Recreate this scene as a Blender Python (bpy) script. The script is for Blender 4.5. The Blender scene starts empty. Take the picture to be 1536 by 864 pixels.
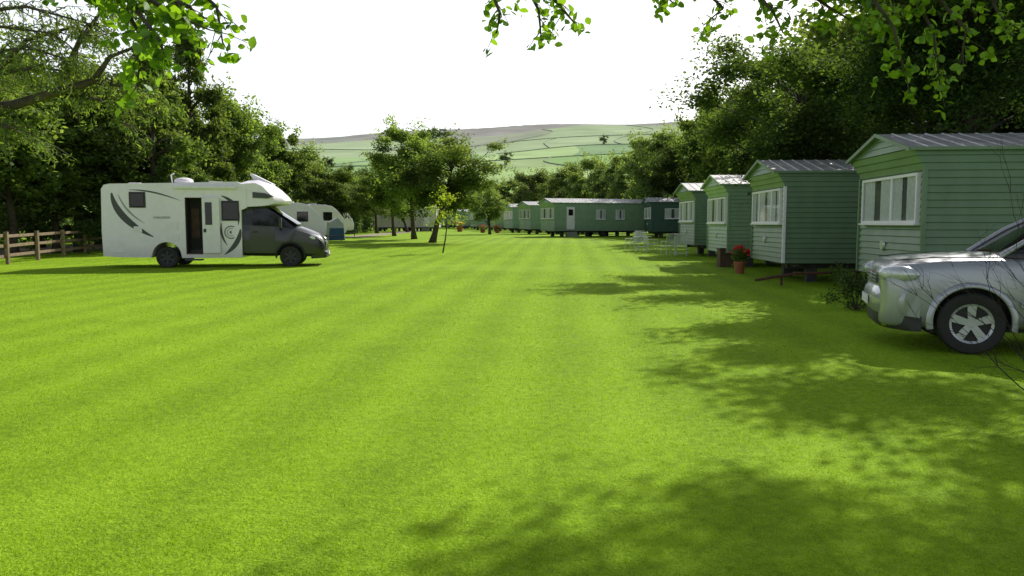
import bpy, math, random
import numpy as np
from mathutils import Vector, Matrix
rad=math.radians
sc=bpy.context.scene
random.seed(4)
H_CAM=1.5; F=1150.0; HY=335.0
PITCH=math.atan((432-HY)/F)
AZ=rad(35); EL=rad(38)
def GZ(y): return float(np.interp(y,[-50,25,66,110,200,320],[0,0,.42,.55,.7,.9]))
def X(px,d): return (px-768)/F*d
def W(px,py,d):
    u=(px-768)/F; v=-(py-432)/F
    c,s=math.cos(PITCH),math.sin(PITCH)
    dy=c+v*s; dz=-s+v*c
    k=d/dy
    return Vector((u*k,d,H_CAM+dz*k))
# ---------------------------------------------------------------- materials
def nt(name):
    m=bpy.data.materials.new(name); m.use_nodes=True
    t=m.node_tree; t.nodes.clear()
    o=t.nodes.new('ShaderNodeOutputMaterial')
    return m,t,o
def N(t,typ,**kw):
    n=t.nodes.new(typ)
    for k,v in kw.items(): setattr(n,k,v)
    return n
def c4(c): return (c[0],c[1],c[2],1)
def M(name,col,rough=.55,metal=0,var=.12,scale=6,bump=0,bscale=40,coat=0,dirt=None):
    m,t,o=nt(name)
    p=N(t,'ShaderNodeBsdfPrincipled'); p.inputs['Roughness'].default_value=rough; p.inputs['Metallic'].default_value=metal
    if coat: p.inputs['Coat Weight'].default_value=coat; p.inputs['Coat Roughness'].default_value=.05
    tc=N(t,'ShaderNodeTexCoord')
    n=N(t,'ShaderNodeTexNoise'); n.inputs['Scale'].default_value=scale; n.inputs['Detail'].default_value=6
    t.links.new(tc.outputs['Object'],n.inputs['Vector'])
    r=N(t,'ShaderNodeValToRGB')
    r.color_ramp.elements[0].position=.3; r.color_ramp.elements[1].position=.7
    r.color_ramp.elements[0].color=c4([x*(1-var) for x in col]); r.color_ramp.elements[1].color=c4([min(1,x*(1+var)) for x in col])
    t.links.new(n.outputs['Fac'],r.inputs['Fac'])
    src=r.outputs['Color']
    if dirt:
        sp=N(t,'ShaderNodeSeparateXYZ'); t.links.new(tc.outputs['Object'],sp.inputs[0])
        mr=N(t,'ShaderNodeMapRange'); mr.inputs['From Min'].default_value=dirt[0]; mr.inputs['From Max'].default_value=dirt[1]
        mr.inputs['To Min'].default_value=.55; mr.inputs['To Max'].default_value=0
        t.links.new(sp.outputs['Z'],mr.inputs['Value'])
        mm=N(t,'ShaderNodeMath',operation='MULTIPLY'); t.links.new(mr.outputs[0],mm.inputs[0]); t.links.new(n.outputs['Fac'],mm.inputs[1])
        mx=N(t,'ShaderNodeMix',data_type='RGBA'); t.links.new(mm.outputs[0],mx.inputs['Factor'])
        t.links.new(src,mx.inputs['A']); mx.inputs['B'].default_value=(.09,.085,.06,1); src=mx.outputs['Result']
    t.links.new(src,p.inputs['Base Color'])
    if bump:
        b=N(t,'ShaderNodeBump'); b.inputs['Strength'].default_value=bump; b.inputs['Distance'].default_value=.02
        n2=N(t,'ShaderNodeTexNoise'); n2.inputs['Scale'].default_value=bscale; t.links.new(tc.outputs['Object'],n2.inputs['Vector'])
        t.links.new(n2.outputs['Fac'],b.inputs['Height']); t.links.new(b.outputs[0],p.inputs['Normal'])
    t.links.new(p.outputs[0],o.inputs[0])
    return m
def MLeaf(name,dark,light,trans=.45,gloss=.02,objvar=.28,tcol=None):
    m,t,o=nt(name)
    a=N(t,'ShaderNodeAttribute',attribute_name='tint')
    r=N(t,'ShaderNodeValToRGB'); r.color_ramp.elements[0].color=c4(dark); r.color_ramp.elements[1].color=c4(light)
    t.links.new(a.outputs['Fac'],r.inputs['Fac'])
    oi=N(t,'ShaderNodeObjectInfo')
    mr=N(t,'ShaderNodeMapRange'); mr.inputs['To Min'].default_value=1-objvar; mr.inputs['To Max'].default_value=1+objvar
    t.links.new(oi.outputs['Random'],mr.inputs['Value'])
    hs=N(t,'ShaderNodeHueSaturation'); t.links.new(r.outputs[0],hs.inputs['Color']); t.links.new(mr.outputs[0],hs.inputs['Value'])
    d=N(t,'ShaderNodeBsdfDiffuse'); t.links.new(hs.outputs[0],d.inputs[0])
    tr=N(t,'ShaderNodeBsdfTranslucent')
    mm=N(t,'ShaderNodeMix',data_type='RGBA',blend_type='MULTIPLY'); mm.inputs['Factor'].default_value=1
    t.links.new(hs.outputs[0],mm.inputs['A']); mm.inputs['B'].default_value=c4(tcol or (1.7,1.75,.6))
    t.links.new(mm.outputs['Result'],tr.inputs[0])
    mx=N(t,'ShaderNodeMixShader'); mx.inputs[0].default_value=trans
    t.links.new(d.outputs[0],mx.inputs[1]); t.links.new(tr.outputs[0],mx.inputs[2])
    g=N(t,'ShaderNodeBsdfGlossy'); g.inputs['Roughness'].default_value=.5; g.inputs['Color'].default_value=(.6,.65,.6,1)
    m2=N(t,'ShaderNodeMixShader'); m2.inputs[0].default_value=gloss
    t.links.new(mx.outputs[0],m2.inputs[1]); t.links.new(g.outputs[0],m2.inputs[2])
    t.links.new(m2.outputs[0],o.inputs[0]); return m
def MGlass(name,tint=(.5,.55,.55),k=.5):
    m,t,o=nt(name)
    tr=N(t,'ShaderNodeBsdfTransparent'); tr.inputs[0].default_value=c4(tint)
    g=N(t,'ShaderNodeBsdfGlossy'); g.inputs['Roughness'].default_value=.03
    lw=N(t,'ShaderNodeLayerWeight'); lw.inputs[0].default_value=.5
    pw=N(t,'ShaderNodeMath',operation='POWER'); t.links.new(lw.outputs['Facing'],pw.inputs[0]); pw.inputs[1].default_value=4
    nz=N(t,'ShaderNodeTexNoise'); nz.inputs['Scale'].default_value=3
    tc=N(t,'ShaderNodeTexCoord'); t.links.new(tc.outputs['Object'],nz.inputs[0])
    a0=N(t,'ShaderNodeMath',operation='MULTIPLY'); t.links.new(pw.outputs[0],a0.inputs[0]); a0.inputs[1].default_value=k
    ad=N(t,'ShaderNodeMath',operation='MULTIPLY_ADD'); t.links.new(nz.outputs['Fac'],ad.inputs[0]); ad.inputs[1].default_value=.12; t.links.new(a0.outputs[0],ad.inputs[2])
    mx=N(t,'ShaderNodeMixShader'); t.links.new(ad.outputs[0],mx.inputs[0])
    t.links.new(tr.outputs[0],mx.inputs[1]); t.links.new(g.outputs[0],mx.inputs[2]); t.links.new(mx.outputs[0],o.inputs[0]); return m

m_white=M('white_paint',(.87,.82,.90),.3,var=.03,coat=.4,dirt=(.3,.8))
m_whiteplain=M('white_plastic',(.84,.81,.86),.4,var=.05)
m_green=M('green_cladding',(.145,.235,.135),.42,var=.12,scale=2.2,dirt=(.3,1.1))
m_green2=M('green_cladding_pale',(.25,.38,.235),.42,var=.12,scale=2.2,dirt=(.3,1.1))
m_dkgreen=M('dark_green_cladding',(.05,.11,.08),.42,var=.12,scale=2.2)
m_cream=M('cream_cladding',(.66,.62,.54),.45,var=.06,scale=2)
m_roof=M('roof_sheet',(.46,.46,.46),.45,metal=.25,var=.25,scale=3,bump=.15)
m_black=M('black_rubber',(.018,.018,.018),.7,var=.2)
m_plastic=M('grey_plastic',(.04,.042,.045),.55)
m_dark=M('dark_interior',(.03,.03,.03),.8)
m_shade=M('room_shade',(.12,.12,.11),.9)
m_grey=M('gunmetal_paint',(.035,.038,.045),.28,metal=.5,coat=.6,var=.06)
m_silver=M('silver_paint',(.40,.41,.45),.3,metal=.45,coat=.8,var=.04,scale=3)
m_alloy=M('alloy',(.55,.56,.58),.35,metal=.5,var=.06)
m_chrome=M('chrome',(.75,.75,.76),.12,metal=1,var=.03)
m_reflector=M('lamp_reflector',(.72,.73,.76),.25,metal=.35,var=.15,scale=14)
m_decal=M('decal_grey',(.06,.063,.07),.4)
m_decal2=M('decal_silver',(.34,.35,.37),.4)
m_curtain=M('net_curtain',(.80,.80,.79),.9,var=.12,scale=12)
m_glass=MGlass('window_glass',(.84,.87,.88))
m_tint=M('tinted_glass',(.012,.013,.015),.05,var=.3)
m_lens=MGlass('lamp_lens',(.95,.97,.98))
m_amber=M('amber_lens',(.6,.25,.05),.2)
m_steel=M('painted_steel',(.06,.06,.06),.6,var=.3)
m_redsteel=M('rusty_red_steel',(.10,.035,.028),.7,var=.4,scale=20)
m_wood=M('weathered_wood',(.20,.145,.09),.85,var=.35,scale=9,bump=.4)
m_bark=M('bark',(.07,.058,.044),.95,var=.45,scale=8,bump=.8,bscale=18)
m_barkdk=M('bark_dark',(.032,.027,.022),.95,var=.4,scale=14)
m_terra=M('terracotta',(.34,.11,.055),.8,var=.2)
m_stone=M('dry_stone',(.23,.27,.20),.95,var=.2,scale=.5)
m_red=M('red_petals',(.75,.02,.015),.5,var=.3)
m_chair=M('chair_frame',(.66,.67,.66),.4,metal=.1)
m_mesh=M('chair_fabric',(.50,.55,.50),.8)
m_bluefab=M('blue_awning',(.03,.09,.22),.8)
m_greyfab=M('grey_awning',(.42,.45,.5),.8)
m_brown=M('brown_panel',(.10,.055,.035),.7,var=.3)
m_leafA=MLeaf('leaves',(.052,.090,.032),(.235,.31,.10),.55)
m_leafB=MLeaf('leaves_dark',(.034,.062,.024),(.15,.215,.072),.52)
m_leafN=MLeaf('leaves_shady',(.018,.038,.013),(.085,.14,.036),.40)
m_leafM=MLeaf('leaves_pale_haze',(.085,.125,.062),(.25,.32,.135),.5)  # leaf colour paled to stand in for haze on farther trees
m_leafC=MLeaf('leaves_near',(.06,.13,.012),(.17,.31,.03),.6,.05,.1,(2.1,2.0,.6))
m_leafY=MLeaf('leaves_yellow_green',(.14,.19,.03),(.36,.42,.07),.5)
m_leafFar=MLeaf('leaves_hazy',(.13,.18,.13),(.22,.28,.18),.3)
m_grassb=MLeaf('grass_blades',(.105,.20,.008),(.365,.565,.032),.5,.015,0,(1.5,1.45,.3))
def mat_lawn():
    m,t,o=nt('lawn')
    p=N(t,'ShaderNodeBsdfPrincipled'); p.inputs['Roughness'].default_value=.9; p.inputs['Specular IOR Level'].default_value=.1
    ge=N(t,'ShaderNodeNewGeometry')
    def noise(s,det=5):
        n=N(t,'ShaderNodeTexNoise'); n.inputs['Scale'].default_value=s; n.inputs['Detail'].default_value=det
        t.links.new(ge.outputs['Position'],n.inputs['Vector']); return n.outputs['Fac']
    def math_(op,a,b,c=None):
        n=N(t,'ShaderNodeMath',operation=op)
        for i,v in enumerate([a,b,c]):
            if v is None: continue
            if isinstance(v,(int,float)): n.inputs[i].default_value=v
            else: t.links.new(v,n.inputs[i])
        return n.outputs[0]
    mp=N(t,'ShaderNodeMapping'); mp.inputs['Rotation'].default_value=(0,0,rad(4)); t.links.new(ge.outputs['Position'],mp.inputs[0])
    wv=N(t,'ShaderNodeTexWave'); wv.inputs['Scale'].default_value=.3; wv.inputs['Distortion'].default_value=.6; wv.inputs['Detail'].default_value=2
    t.links.new(mp.outputs[0],wv.inputs[0])
    f=math_('MULTIPLY',noise(.25),.24)
    f=math_('MULTIPLY_ADD',noise(1.6),.16,f)
    f=math_('MULTIPLY_ADD',noise(14,8),.38,f)
    f=math_('MULTIPLY_ADD',noise(90,3),.47,f)
    f=math_('MULTIPLY_ADD',wv.outputs['Fac'],.07,f)
    r=N(t,'ShaderNodeValToRGB'); e=r.color_ramp.elements
    e[0].position=.5; e[0].color=(.12,.22,.010,1); e[1].position=.9; e[1].color=(.38,.56,.033,1)
    k=r.color_ramp.elements.new(.7); k.color=(.25,.41,.018,1)
    t.links.new(f,r.inputs[0]); t.links.new(r.outputs[0],p.inputs['Base Color'])
    b=N(t,'ShaderNodeBump'); b.inputs['Strength'].default_value=.6; b.inputs['Distance'].default_value=.03
    t.links.new(noise(45,6),b.inputs['Height']); t.links.new(b.outputs[0],p.inputs['Normal'])
    t.links.new(p.outputs[0],o.inputs[0]); return m
m_lawn=mat_lawn()
def mat_hill():
    m,t,o=nt('hill_fields')
    p=N(t,'ShaderNodeBsdfPrincipled'); p.inputs['Roughness'].default_value=1; p.inputs['Specular IOR Level'].default_value=0
    a=N(t,'ShaderNodeAttribute',attribute_name='field')
    ge=N(t,'ShaderNodeNewGeometry'); n=N(t,'ShaderNodeTexNoise'); n.inputs['Scale'].default_value=.012; n.inputs['Detail'].default_value=8
    t.links.new(ge.outputs['Position'],n.inputs[0])
    mr=N(t,'ShaderNodeMapRange'); mr.inputs['From Min'].default_value=.3; mr.inputs['From Max'].default_value=.7; mr.inputs['To Min'].default_value=.82; mr.inputs['To Max'].default_value=1.18
    t.links.new(n.outputs['Fac'],mr.inputs[0])
    hs=N(t,'ShaderNodeHueSaturation'); t.links.new(a.outputs['Color'],hs.inputs['Color']); t.links.new(mr.outputs[0],hs.inputs['Value'])
    t.links.new(hs.outputs[0],p.inputs['Base Color']); t.links.new(p.outputs[0],o.inputs[0]); return m
m_hill=mat_hill()
m_path=M('path_gravel',(.30,.25,.19),.95,var=.2,scale=3,bump=.5)
# ---------------------------------------------------------------- builders
col=sc.collection
def link(o): col.objects.link(o)
def thing(name,label,cat,loc=(0,0,0),rz=0,group=None,sc_=(1,1,1)):
    e=bpy.data.objects.new(name,None); e.empty_display_size=.3
    e.location=loc; e.rotation_euler=(0,0,rz); e.scale=sc_
    e['label']=label; e['category']=cat
    if group: e['group']=group
    link(e); return e
def dup(th,loc,rz=0,scl=None,label=None):
    def rec(o,par):
        c=o.copy(); link(c)
        if par is not None:
            c.parent=par
        for ch in list(o.children): rec(ch,c)
        return c
    c=rec(th,None); c.location=loc; c.rotation_euler=(0,0,rz)
    if scl: c.scale=scl
    if label: c['label']=label
    return c
class MB:
    def __init__(s): s.v=[]; s.f=[]; s.m=[]
    def add(s,vs,fs,mi=0):
        b=len(s.v); s.v+= [tuple(v) for v in vs]; s.f+=[tuple(b+i for i in f) for f in fs]; s.m+=[mi]*len(fs); return s
    def box(s,x0,x1,y0,y1,z0,z1,mi=0):
        vs=[(x,y,z) for z in(z0,z1) for y in(y0,y1) for x in(x0,x1)]
        return s.add(vs,[(0,2,3,1),(4,5,7,6),(0,1,5,4),(2,6,7,3),(0,4,6,2),(1,3,7,5)],mi)
    def prism(s,poly,y0,y1,mi=0,fx=None):
        n=len(poly)
        vs=[(x,y0,z) for x,z in poly]+[(x,y1,z) for x,z in poly]
        if fx: vs=[fx(v) for v in vs]
        area=sum(poly[i][0]*poly[(i+1)%n][1]-poly[(i+1)%n][0]*poly[i][1] for i in range(n))
        fs=[tuple(range(n)),tuple(range(2*n-1,n-1,-1))]+[((i+1)%n,i,n+i,n+(i+1)%n) for i in range(n)]
        if area<0: fs=[tuple(reversed(f)) for f in fs]
        return s.add(vs,fs,mi)
    def tube(s,pts,rs,n=8,mi=0,cap=True):
        pts=[Vector(p) for p in pts]
        if not isinstance(rs,(list,tuple)): rs=[rs]*len(pts)
        vs=[];prev=None
        for i,p in enumerate(pts):
            d=(pts[min(i+1,len(pts)-1)]-pts[max(i-1,0)]).normalized()
            if prev is None:
                a=d.orthogonal().normalized()
            else:
                a=(prev-d*prev.dot(d)); a=a.normalized() if a.length>1e-6 else d.orthogonal().normalized()
            prev=a; b=d.cross(a)
            for k in range(n):
                t=2*math.pi*k/n; vs.append(p+(a*math.cos(t)+b*math.sin(t))*rs[i])
        fs=[(i*n+k,i*n+(k+1)%n,(i+1)*n+(k+1)%n,(i+1)*n+k) for i in range(len(pts)-1) for k in range(n)]
        if cap: fs+=[tuple(reversed(range(n))),tuple(range((len(pts)-1)*n,len(pts)*n))]
        return s.add(vs,fs,mi)
    def lathe(s,prof,c,axis='y',n=28,mi=0,closed=False):
        vs=[]
        for r,h in prof:
            for k in range(n):
                t=2*math.pi*k/n; a,b=r*math.cos(t),r*math.sin(t)
                if axis=='y': vs.append((c[0]+a,c[1]+h,c[2]+b))
                elif axis=='z': vs.append((c[0]+a,c[1]+b,c[2]+h))
                else: vs.append((c[0]+h,c[1]+a,c[2]+b))
        L=len(prof); fs=[]
        for i in range(L if closed else L-1):
            j=(i+1)%L
            fs+=[(i*n+k,j*n+k,j*n+(k+1)%n,i*n+(k+1)%n) for k in range(n)]
        return s.add(vs,fs,mi)
    def ell(s,c,r,n=16,mi=0,rot=None):
        vs=[];R=n//2
        for i in range(R+1):
            ph=math.pi*i/R
            for k in range(n):
                t=2*math.pi*k/n
                v=Vector((r[0]*math.sin(ph)*math.cos(t),r[1]*math.sin(ph)*math.sin(t),r[2]*math.cos(ph)))
                if rot: v=rot@v
                vs.append(v+Vector(c))
        fs=[(i*n+k,(i+1)*n+k,(i+1)*n+(k+1)%n,i*n+(k+1)%n) for i in range(R) for k in range(n)]
        return s.add(vs,fs,mi)
    def loft(s,rings,mi=0,cap=True):
        n=len(rings[0]); vs=[v for r in rings for v in r]
        fs=[(i*n+k,i*n+(k+1)%n,(i+1)*n+(k+1)%n,(i+1)*n+k) for i in range(len(rings)-1) for k in range(n)]
        if cap: fs+=[tuple(reversed(range(n))),tuple(range((len(rings)-1)*n,len(rings)*n))]
        return s.add(vs,fs,mi)
    def obj(s,name,parent,mats,smooth=None,bevel=0,label=None,seg=2):
        me=bpy.data.meshes.new(name); me.from_pydata(s.v,[],s.f)
        if not isinstance(mats,(list,tuple)): mats=[mats]
        for m in mats: me.materials.append(m)
        me.polygons.foreach_set('material_index',s.m)
        me.validate(); 
        if smooth: me.shade_smooth(); me.set_sharp_from_angle(angle=rad(smooth))
        me.update()
        o=bpy.data.objects.new(name,me); link(o)
        if parent is not None: o.parent=parent
        if bevel:
            b=o.modifiers.new('bevel','BEVEL'); b.width=bevel; b.segments=seg; b.limit_method='ANGLE'; b.angle_limit=rad(35)
        if label: o['label']=label
        return o
def bake(o,smooth=None):
    dg=bpy.context.evaluated_depsgraph_get(); dg.update()
    me=bpy.data.meshes.new_from_object(o.evaluated_get(dg)); o.modifiers.clear(); o.data=me
    if smooth: me.shade_smooth(); me.set_sharp_from_angle(angle=rad(smooth))
def boolean(o,mb):
    cut=mb.obj('cutter_tmp',None,[]); cut.parent=o.parent
    bpy.context.view_layer.update()
    m=o.modifiers.new('b','BOOLEAN'); m.object=cut; m.operation='DIFFERENCE'; m.solver='EXACT'
    return cut
def npmesh(name,V,Fc,mats,tint=None):
    me=bpy.data.meshes.new(name); k=Fc.shape[1]
    me.vertices.add(len(V)); me.vertices.foreach_set('co',np.ascontiguousarray(V,dtype=np.float32).ravel())
    me.loops.add(Fc.size); me.loops.foreach_set('vertex_index',Fc.astype(np.int32).ravel())
    me.polygons.add(len(Fc)); me.polygons.foreach_set('loop_start',(np.arange(len(Fc))*k).astype(np.int32))
    me.update(calc_edges=True)
    for m in mats: me.materials.append(m)
    if tint is not None:
        a=me.attributes.new('tint','FLOAT','POINT'); a.data.foreach_set('value',tint.astype(np.float32))
    return me
def leafcloud(name,P,size,rng,mat,tint,elong=1.7,upb=.3,axis=None,rounded=False):
    n=len(P)
    nr=rng.normal(size=(n,3)); nr[:,2]=np.abs(nr[:,2])+upb; nr/=np.linalg.norm(nr,axis=1)[:,None]
    t=rng.normal(size=(n,3))
    if axis is not None: t=t*.5+np.array(axis)
    t-=nr*np.sum(t*nr,axis=1)[:,None]; t/=np.linalg.norm(t,axis=1)[:,None]
    b=np.cross(nr,t); s=(size*rng.uniform(.6,1.3,n))[:,None]
    if not rounded:
        V=np.stack([P-t*s*.5,P+b*s*.5/elong,P+t*s*.5,P-b*s*.5/elong],1)
        k=4
    else:
        w=1/elong
        V=np.stack([P-t*s*.5,P-t*s*.25+b*s*.36*w+nr*s*.06,P+t*s*.1+b*s*.5*w+nr*s*.09,P+t*s*.38+b*s*.27*w+nr*s*.03,P+t*s*.55-nr*s*.05,
                    P+t*s*.38-b*s*.27*w+nr*s*.03,P+t*s*.1-b*s*.5*w+nr*s*.09,P-t*s*.25-b*s*.36*w+nr*s*.06],1)
        k=8
    V=V.reshape(-1,3)
    if rounded:
        base=(np.arange(n)*8)[:,None]
        Fc=np.concatenate([base+np.array([[0,1,2,3]]),base+np.array([[0,3,4,5]]),base+np.array([[0,5,6,7]])],0)
    else: Fc=np.arange(n*4).reshape(n,4)
    return npmesh(name,V,Fc,[mat],np.repeat(tint,k))
def tree_mesh(name,seed,Hh,R,cb,nclump,nleaf,ls,tr,mleaf,clr=(.18,.30),lean=(0,0),conifer=False,limbs=.6,mbark=None):
    rng=np.random.default_rng(seed); rr=random.Random(seed)
    hz=(Hh-cb)/2; cz=cb+hz
    C=[];RC=[]
    while len(C)<nclump:
        if conifer:
            z=rng.uniform(0,1); rmax=R*(1-z)**.8*.95+.2; a=rng.uniform(0,2*math.pi); r=rmax*rng.uniform(.3,1)
            C.append((r*math.cos(a),r*math.sin(a),cb+z*(Hh-cb)-r*.12)); RC.append(R*rng.uniform(*clr)*(1.1-.6*z))
        else:
            d=rng.normal(size=3); d/=np.linalg.norm(d); u=rng.uniform(.12,1)**.45
            prof=1.0 if d[2]>0 else .8
            p=d*u*np.array([R*.84,R*.84,hz*.86])*rng.uniform(.86,1.16)
            C.append((p[0]*prof+lean[0]*(cz+p[2])/Hh*2,p[1]*prof+lean[1]*(cz+p[2])/Hh*2,cz+p[2])); RC.append(R*rng.uniform(*clr))
    C=np.array(C);RC=np.array(RC)
    wts=RC**2; wts/=wts.sum(); idx=rng.choice(nclump,nleaf,p=wts)
    d=rng.normal(size=(nleaf,3)); d/=np.linalg.norm(d,axis=1)[:,None]
    u=rng.uniform(0,1,nleaf)**.5*rng.uniform(.75,1.12,nleaf)
    sq=np.array([1,1,.62 if not conifer else .5])
    P=C[idx]+d*sq*(u*RC[idx])[:,None]
    ns=nleaf//9; i2=rng.integers(0,nclump,ns); dd=C[i2]-np.array([0,0,cz]); dd/=np.linalg.norm(dd,axis=1)[:,None]+1e-6
    P[:ns]=C[i2]+dd*(RC[i2]*rng.uniform(.7,1.6,ns))[:,None]+rng.normal(size=(ns,3))*.06*R
    if conifer: P[:,2]-=np.abs(rng.normal(size=nleaf))*.25
    cl=rng.uniform(0,.45,nclump)
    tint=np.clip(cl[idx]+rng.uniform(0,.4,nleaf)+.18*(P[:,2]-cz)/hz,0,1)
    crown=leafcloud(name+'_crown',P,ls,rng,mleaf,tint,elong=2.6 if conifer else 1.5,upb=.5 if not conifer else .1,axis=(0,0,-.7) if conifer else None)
    mb=MB()
    top=Hh*(.95 if conifer else .72)
    path=[];n=8
    for i in range(n+1):
        t=i/n; path.append(Vector((lean[0]*t*1.3+rr.uniform(-.09,.09)*R*.35*t,lean[1]*t*1.3+rr.uniform(-.09,.09)*R*.35*t,-.12+t*(top+.12))))
    rs=[tr*(1.35 if i==0 else 1)*(1-.86*i/n) for i in range(n+1)]
    mb.tube(path,rs,9)
    for j in range(nclump):
        if rr.random()>limbs: continue
        c=Vector(C[j]); r=math.hypot(c.x,c.y)
        z0=max(cb*.75, min(top*.9, c.z-r*rr.uniform(.35,.8)))
        t=z0/top; k=min(n-1,int(t*n)); s=path[k].lerp(path[k+1],t*n-k)
        mid=s.lerp(c,.5)+Vector((rr.uniform(-.1,.1)*R,rr.uniform(-.1,.1)*R,.08*R*rr.uniform(-.3,1)))
        r0=tr*.42*(1-.6*t)
        mb.tube([s,s.lerp(mid,.5)+Vector((0,0,.03*R)),mid,c],[r0,r0*.75,r0*.5,r0*.16],5,cap=False)
        for q in range(3):
            e=c+Vector((rr.uniform(-1,1),rr.uniform(-1,1),rr.uniform(-.5,.8)))*RC[j]*.9
            mb.tube([mid.lerp(c,.6),e],[r0*.22,r0*.07],3,cap=False)
    me=bpy.data.meshes.new(name+'_trunk'); me.from_pydata(mb.v,[],mb.f); me.materials.append(mbark or m_bark); me.shade_smooth(); me.update()
    return me,crown
def tree(var,loc,scl,rz,name,label,group=None,cat='tree',mat=None):
    e=thing(name,label,cat,loc,rz,group,scl)
    a=bpy.data.objects.new('trunk',var[0]); a.parent=e; link(a)
    b=bpy.data.objects.new('crown',var[1]); b.parent=e; link(b)
    if mat: b.material_slots[0].link='OBJECT'; b.material_slots[0].material=mat
    return e
# ---------------------------------------------------------------- ground
def ground():
    ys=list(np.arange(-60,20,10))+list(np.arange(20,120,4))+list(np.arange(120,330,15))+[400,800,1600,3000,5000]
    xs=[-5000,-1500,-500,-150,-60,-30,0,30,60,150,500,1500,5000]
    V=np.array([(x,y,GZ(y)) for y in ys for x in xs]); nx=len(xs)
    Fc=np.array([(j*nx+i,j*nx+i+1,(j+1)*nx+i+1,(j+1)*nx+i) for j in range(len(ys)-1) for i in range(nx-1)])
    o=bpy.data.objects.new('ground',npmesh('ground',V,Fc,[m_lawn])); o['kind']='structure'; link(o)
ground()
def strip(name,pts,w,mat,dz=.006):
    V=[];
    for i,p in enumerate(pts):
        a=Vector(pts[max(i-1,0)]);b=Vector(pts[min(i+1,len(pts)-1)]); d=(b-a).normalized(); nrm=Vector((-d.y,d.x))
        for s in(-1,1):
            q=Vector(p)+nrm*s*w/2; V.append((q.x,q.y,GZ(q.y)+dz))
    Fc=np.array([(2*i,2*i+1,2*i+3,2*i+2) for i in range(len(pts)-1)])
    o=bpy.data.objects.new(name,npmesh(name,np.array(V),Fc,[mat])); o['kind']='structure'; link(o)
strip('path',[(-24,y) for i,y in enumerate(range(18,66,4))],5.5,m_path)
strip('path',[(-13+ (y-58)*.02,y) for y in range(62,112,4)],2.2,m_path)
def grass():
    rng=np.random.default_rng(1)
    n=700000
    d=2.4*np.exp(rng.uniform(0,math.log(48/2.4),n))
    x=rng.uniform(-1,1,n)*(.72*d+1.1)
    y=d
    def hsh(cell,sd):
        tb=np.random.default_rng(sd).uniform(0,1,(256,256))
        j=cell*.45
        ix=np.floor((x+rng.normal(0,j,n))/cell).astype(int)%256; iy=np.floor((y+rng.normal(0,j,n))/cell).astype(int)%256
        return tb[ix,iy]
    h1=hsh(.035,1); h2=hsh(.10,2); h3=hsh(.5,3); h4=hsh(1.7,4)
    h=rng.uniform(.007,.019,n)*(.65+.8*h2)
    w=.0034*np.maximum(1,d/4)*rng.uniform(.7,1.3,n)
    a=rng.uniform(0,2*math.pi,n); la=rng.uniform(0,2*math.pi,n); ll=h*rng.uniform(.1,1.3,n)
    z=np.interp(y,[-50,25,66,110],[0,0,.42,.55])
    B=np.stack([x,y,z-.002],1); wd=np.stack([np.cos(a),np.sin(a),0*a],1)*w[:,None]/2
    T=B+np.stack([np.cos(la)*ll,np.sin(la)*ll,h],1)
    V=np.stack([B-wd,B+wd,T],1).reshape(-1,3)
    u=x*math.cos(.07)-y*math.sin(.07)
    stripe=.06*np.tanh(2*np.sin(u*3.9+.25*np.sin(y*.3)))+.02*np.sin(u*17)
    tint=np.clip(.5+.40*(rng.uniform(0,1,n)-.5)+.40*(h1-.5)+.26*(h2-.5)+.08*(h3-.5)+.07*(h4-.5)+stripe*np.clip(d/10,.3,1),0,1)
    me=npmesh('lawn_grass',V,np.arange(3*n).reshape(n,3),[m_grassb],np.repeat(tint,3))
    o=bpy.data.objects.new('lawn_grass',me); o['kind']='stuff'; o['label']='short mown bright green lawn grass blades'; o['category']='grass'; link(o)
grass()
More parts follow.
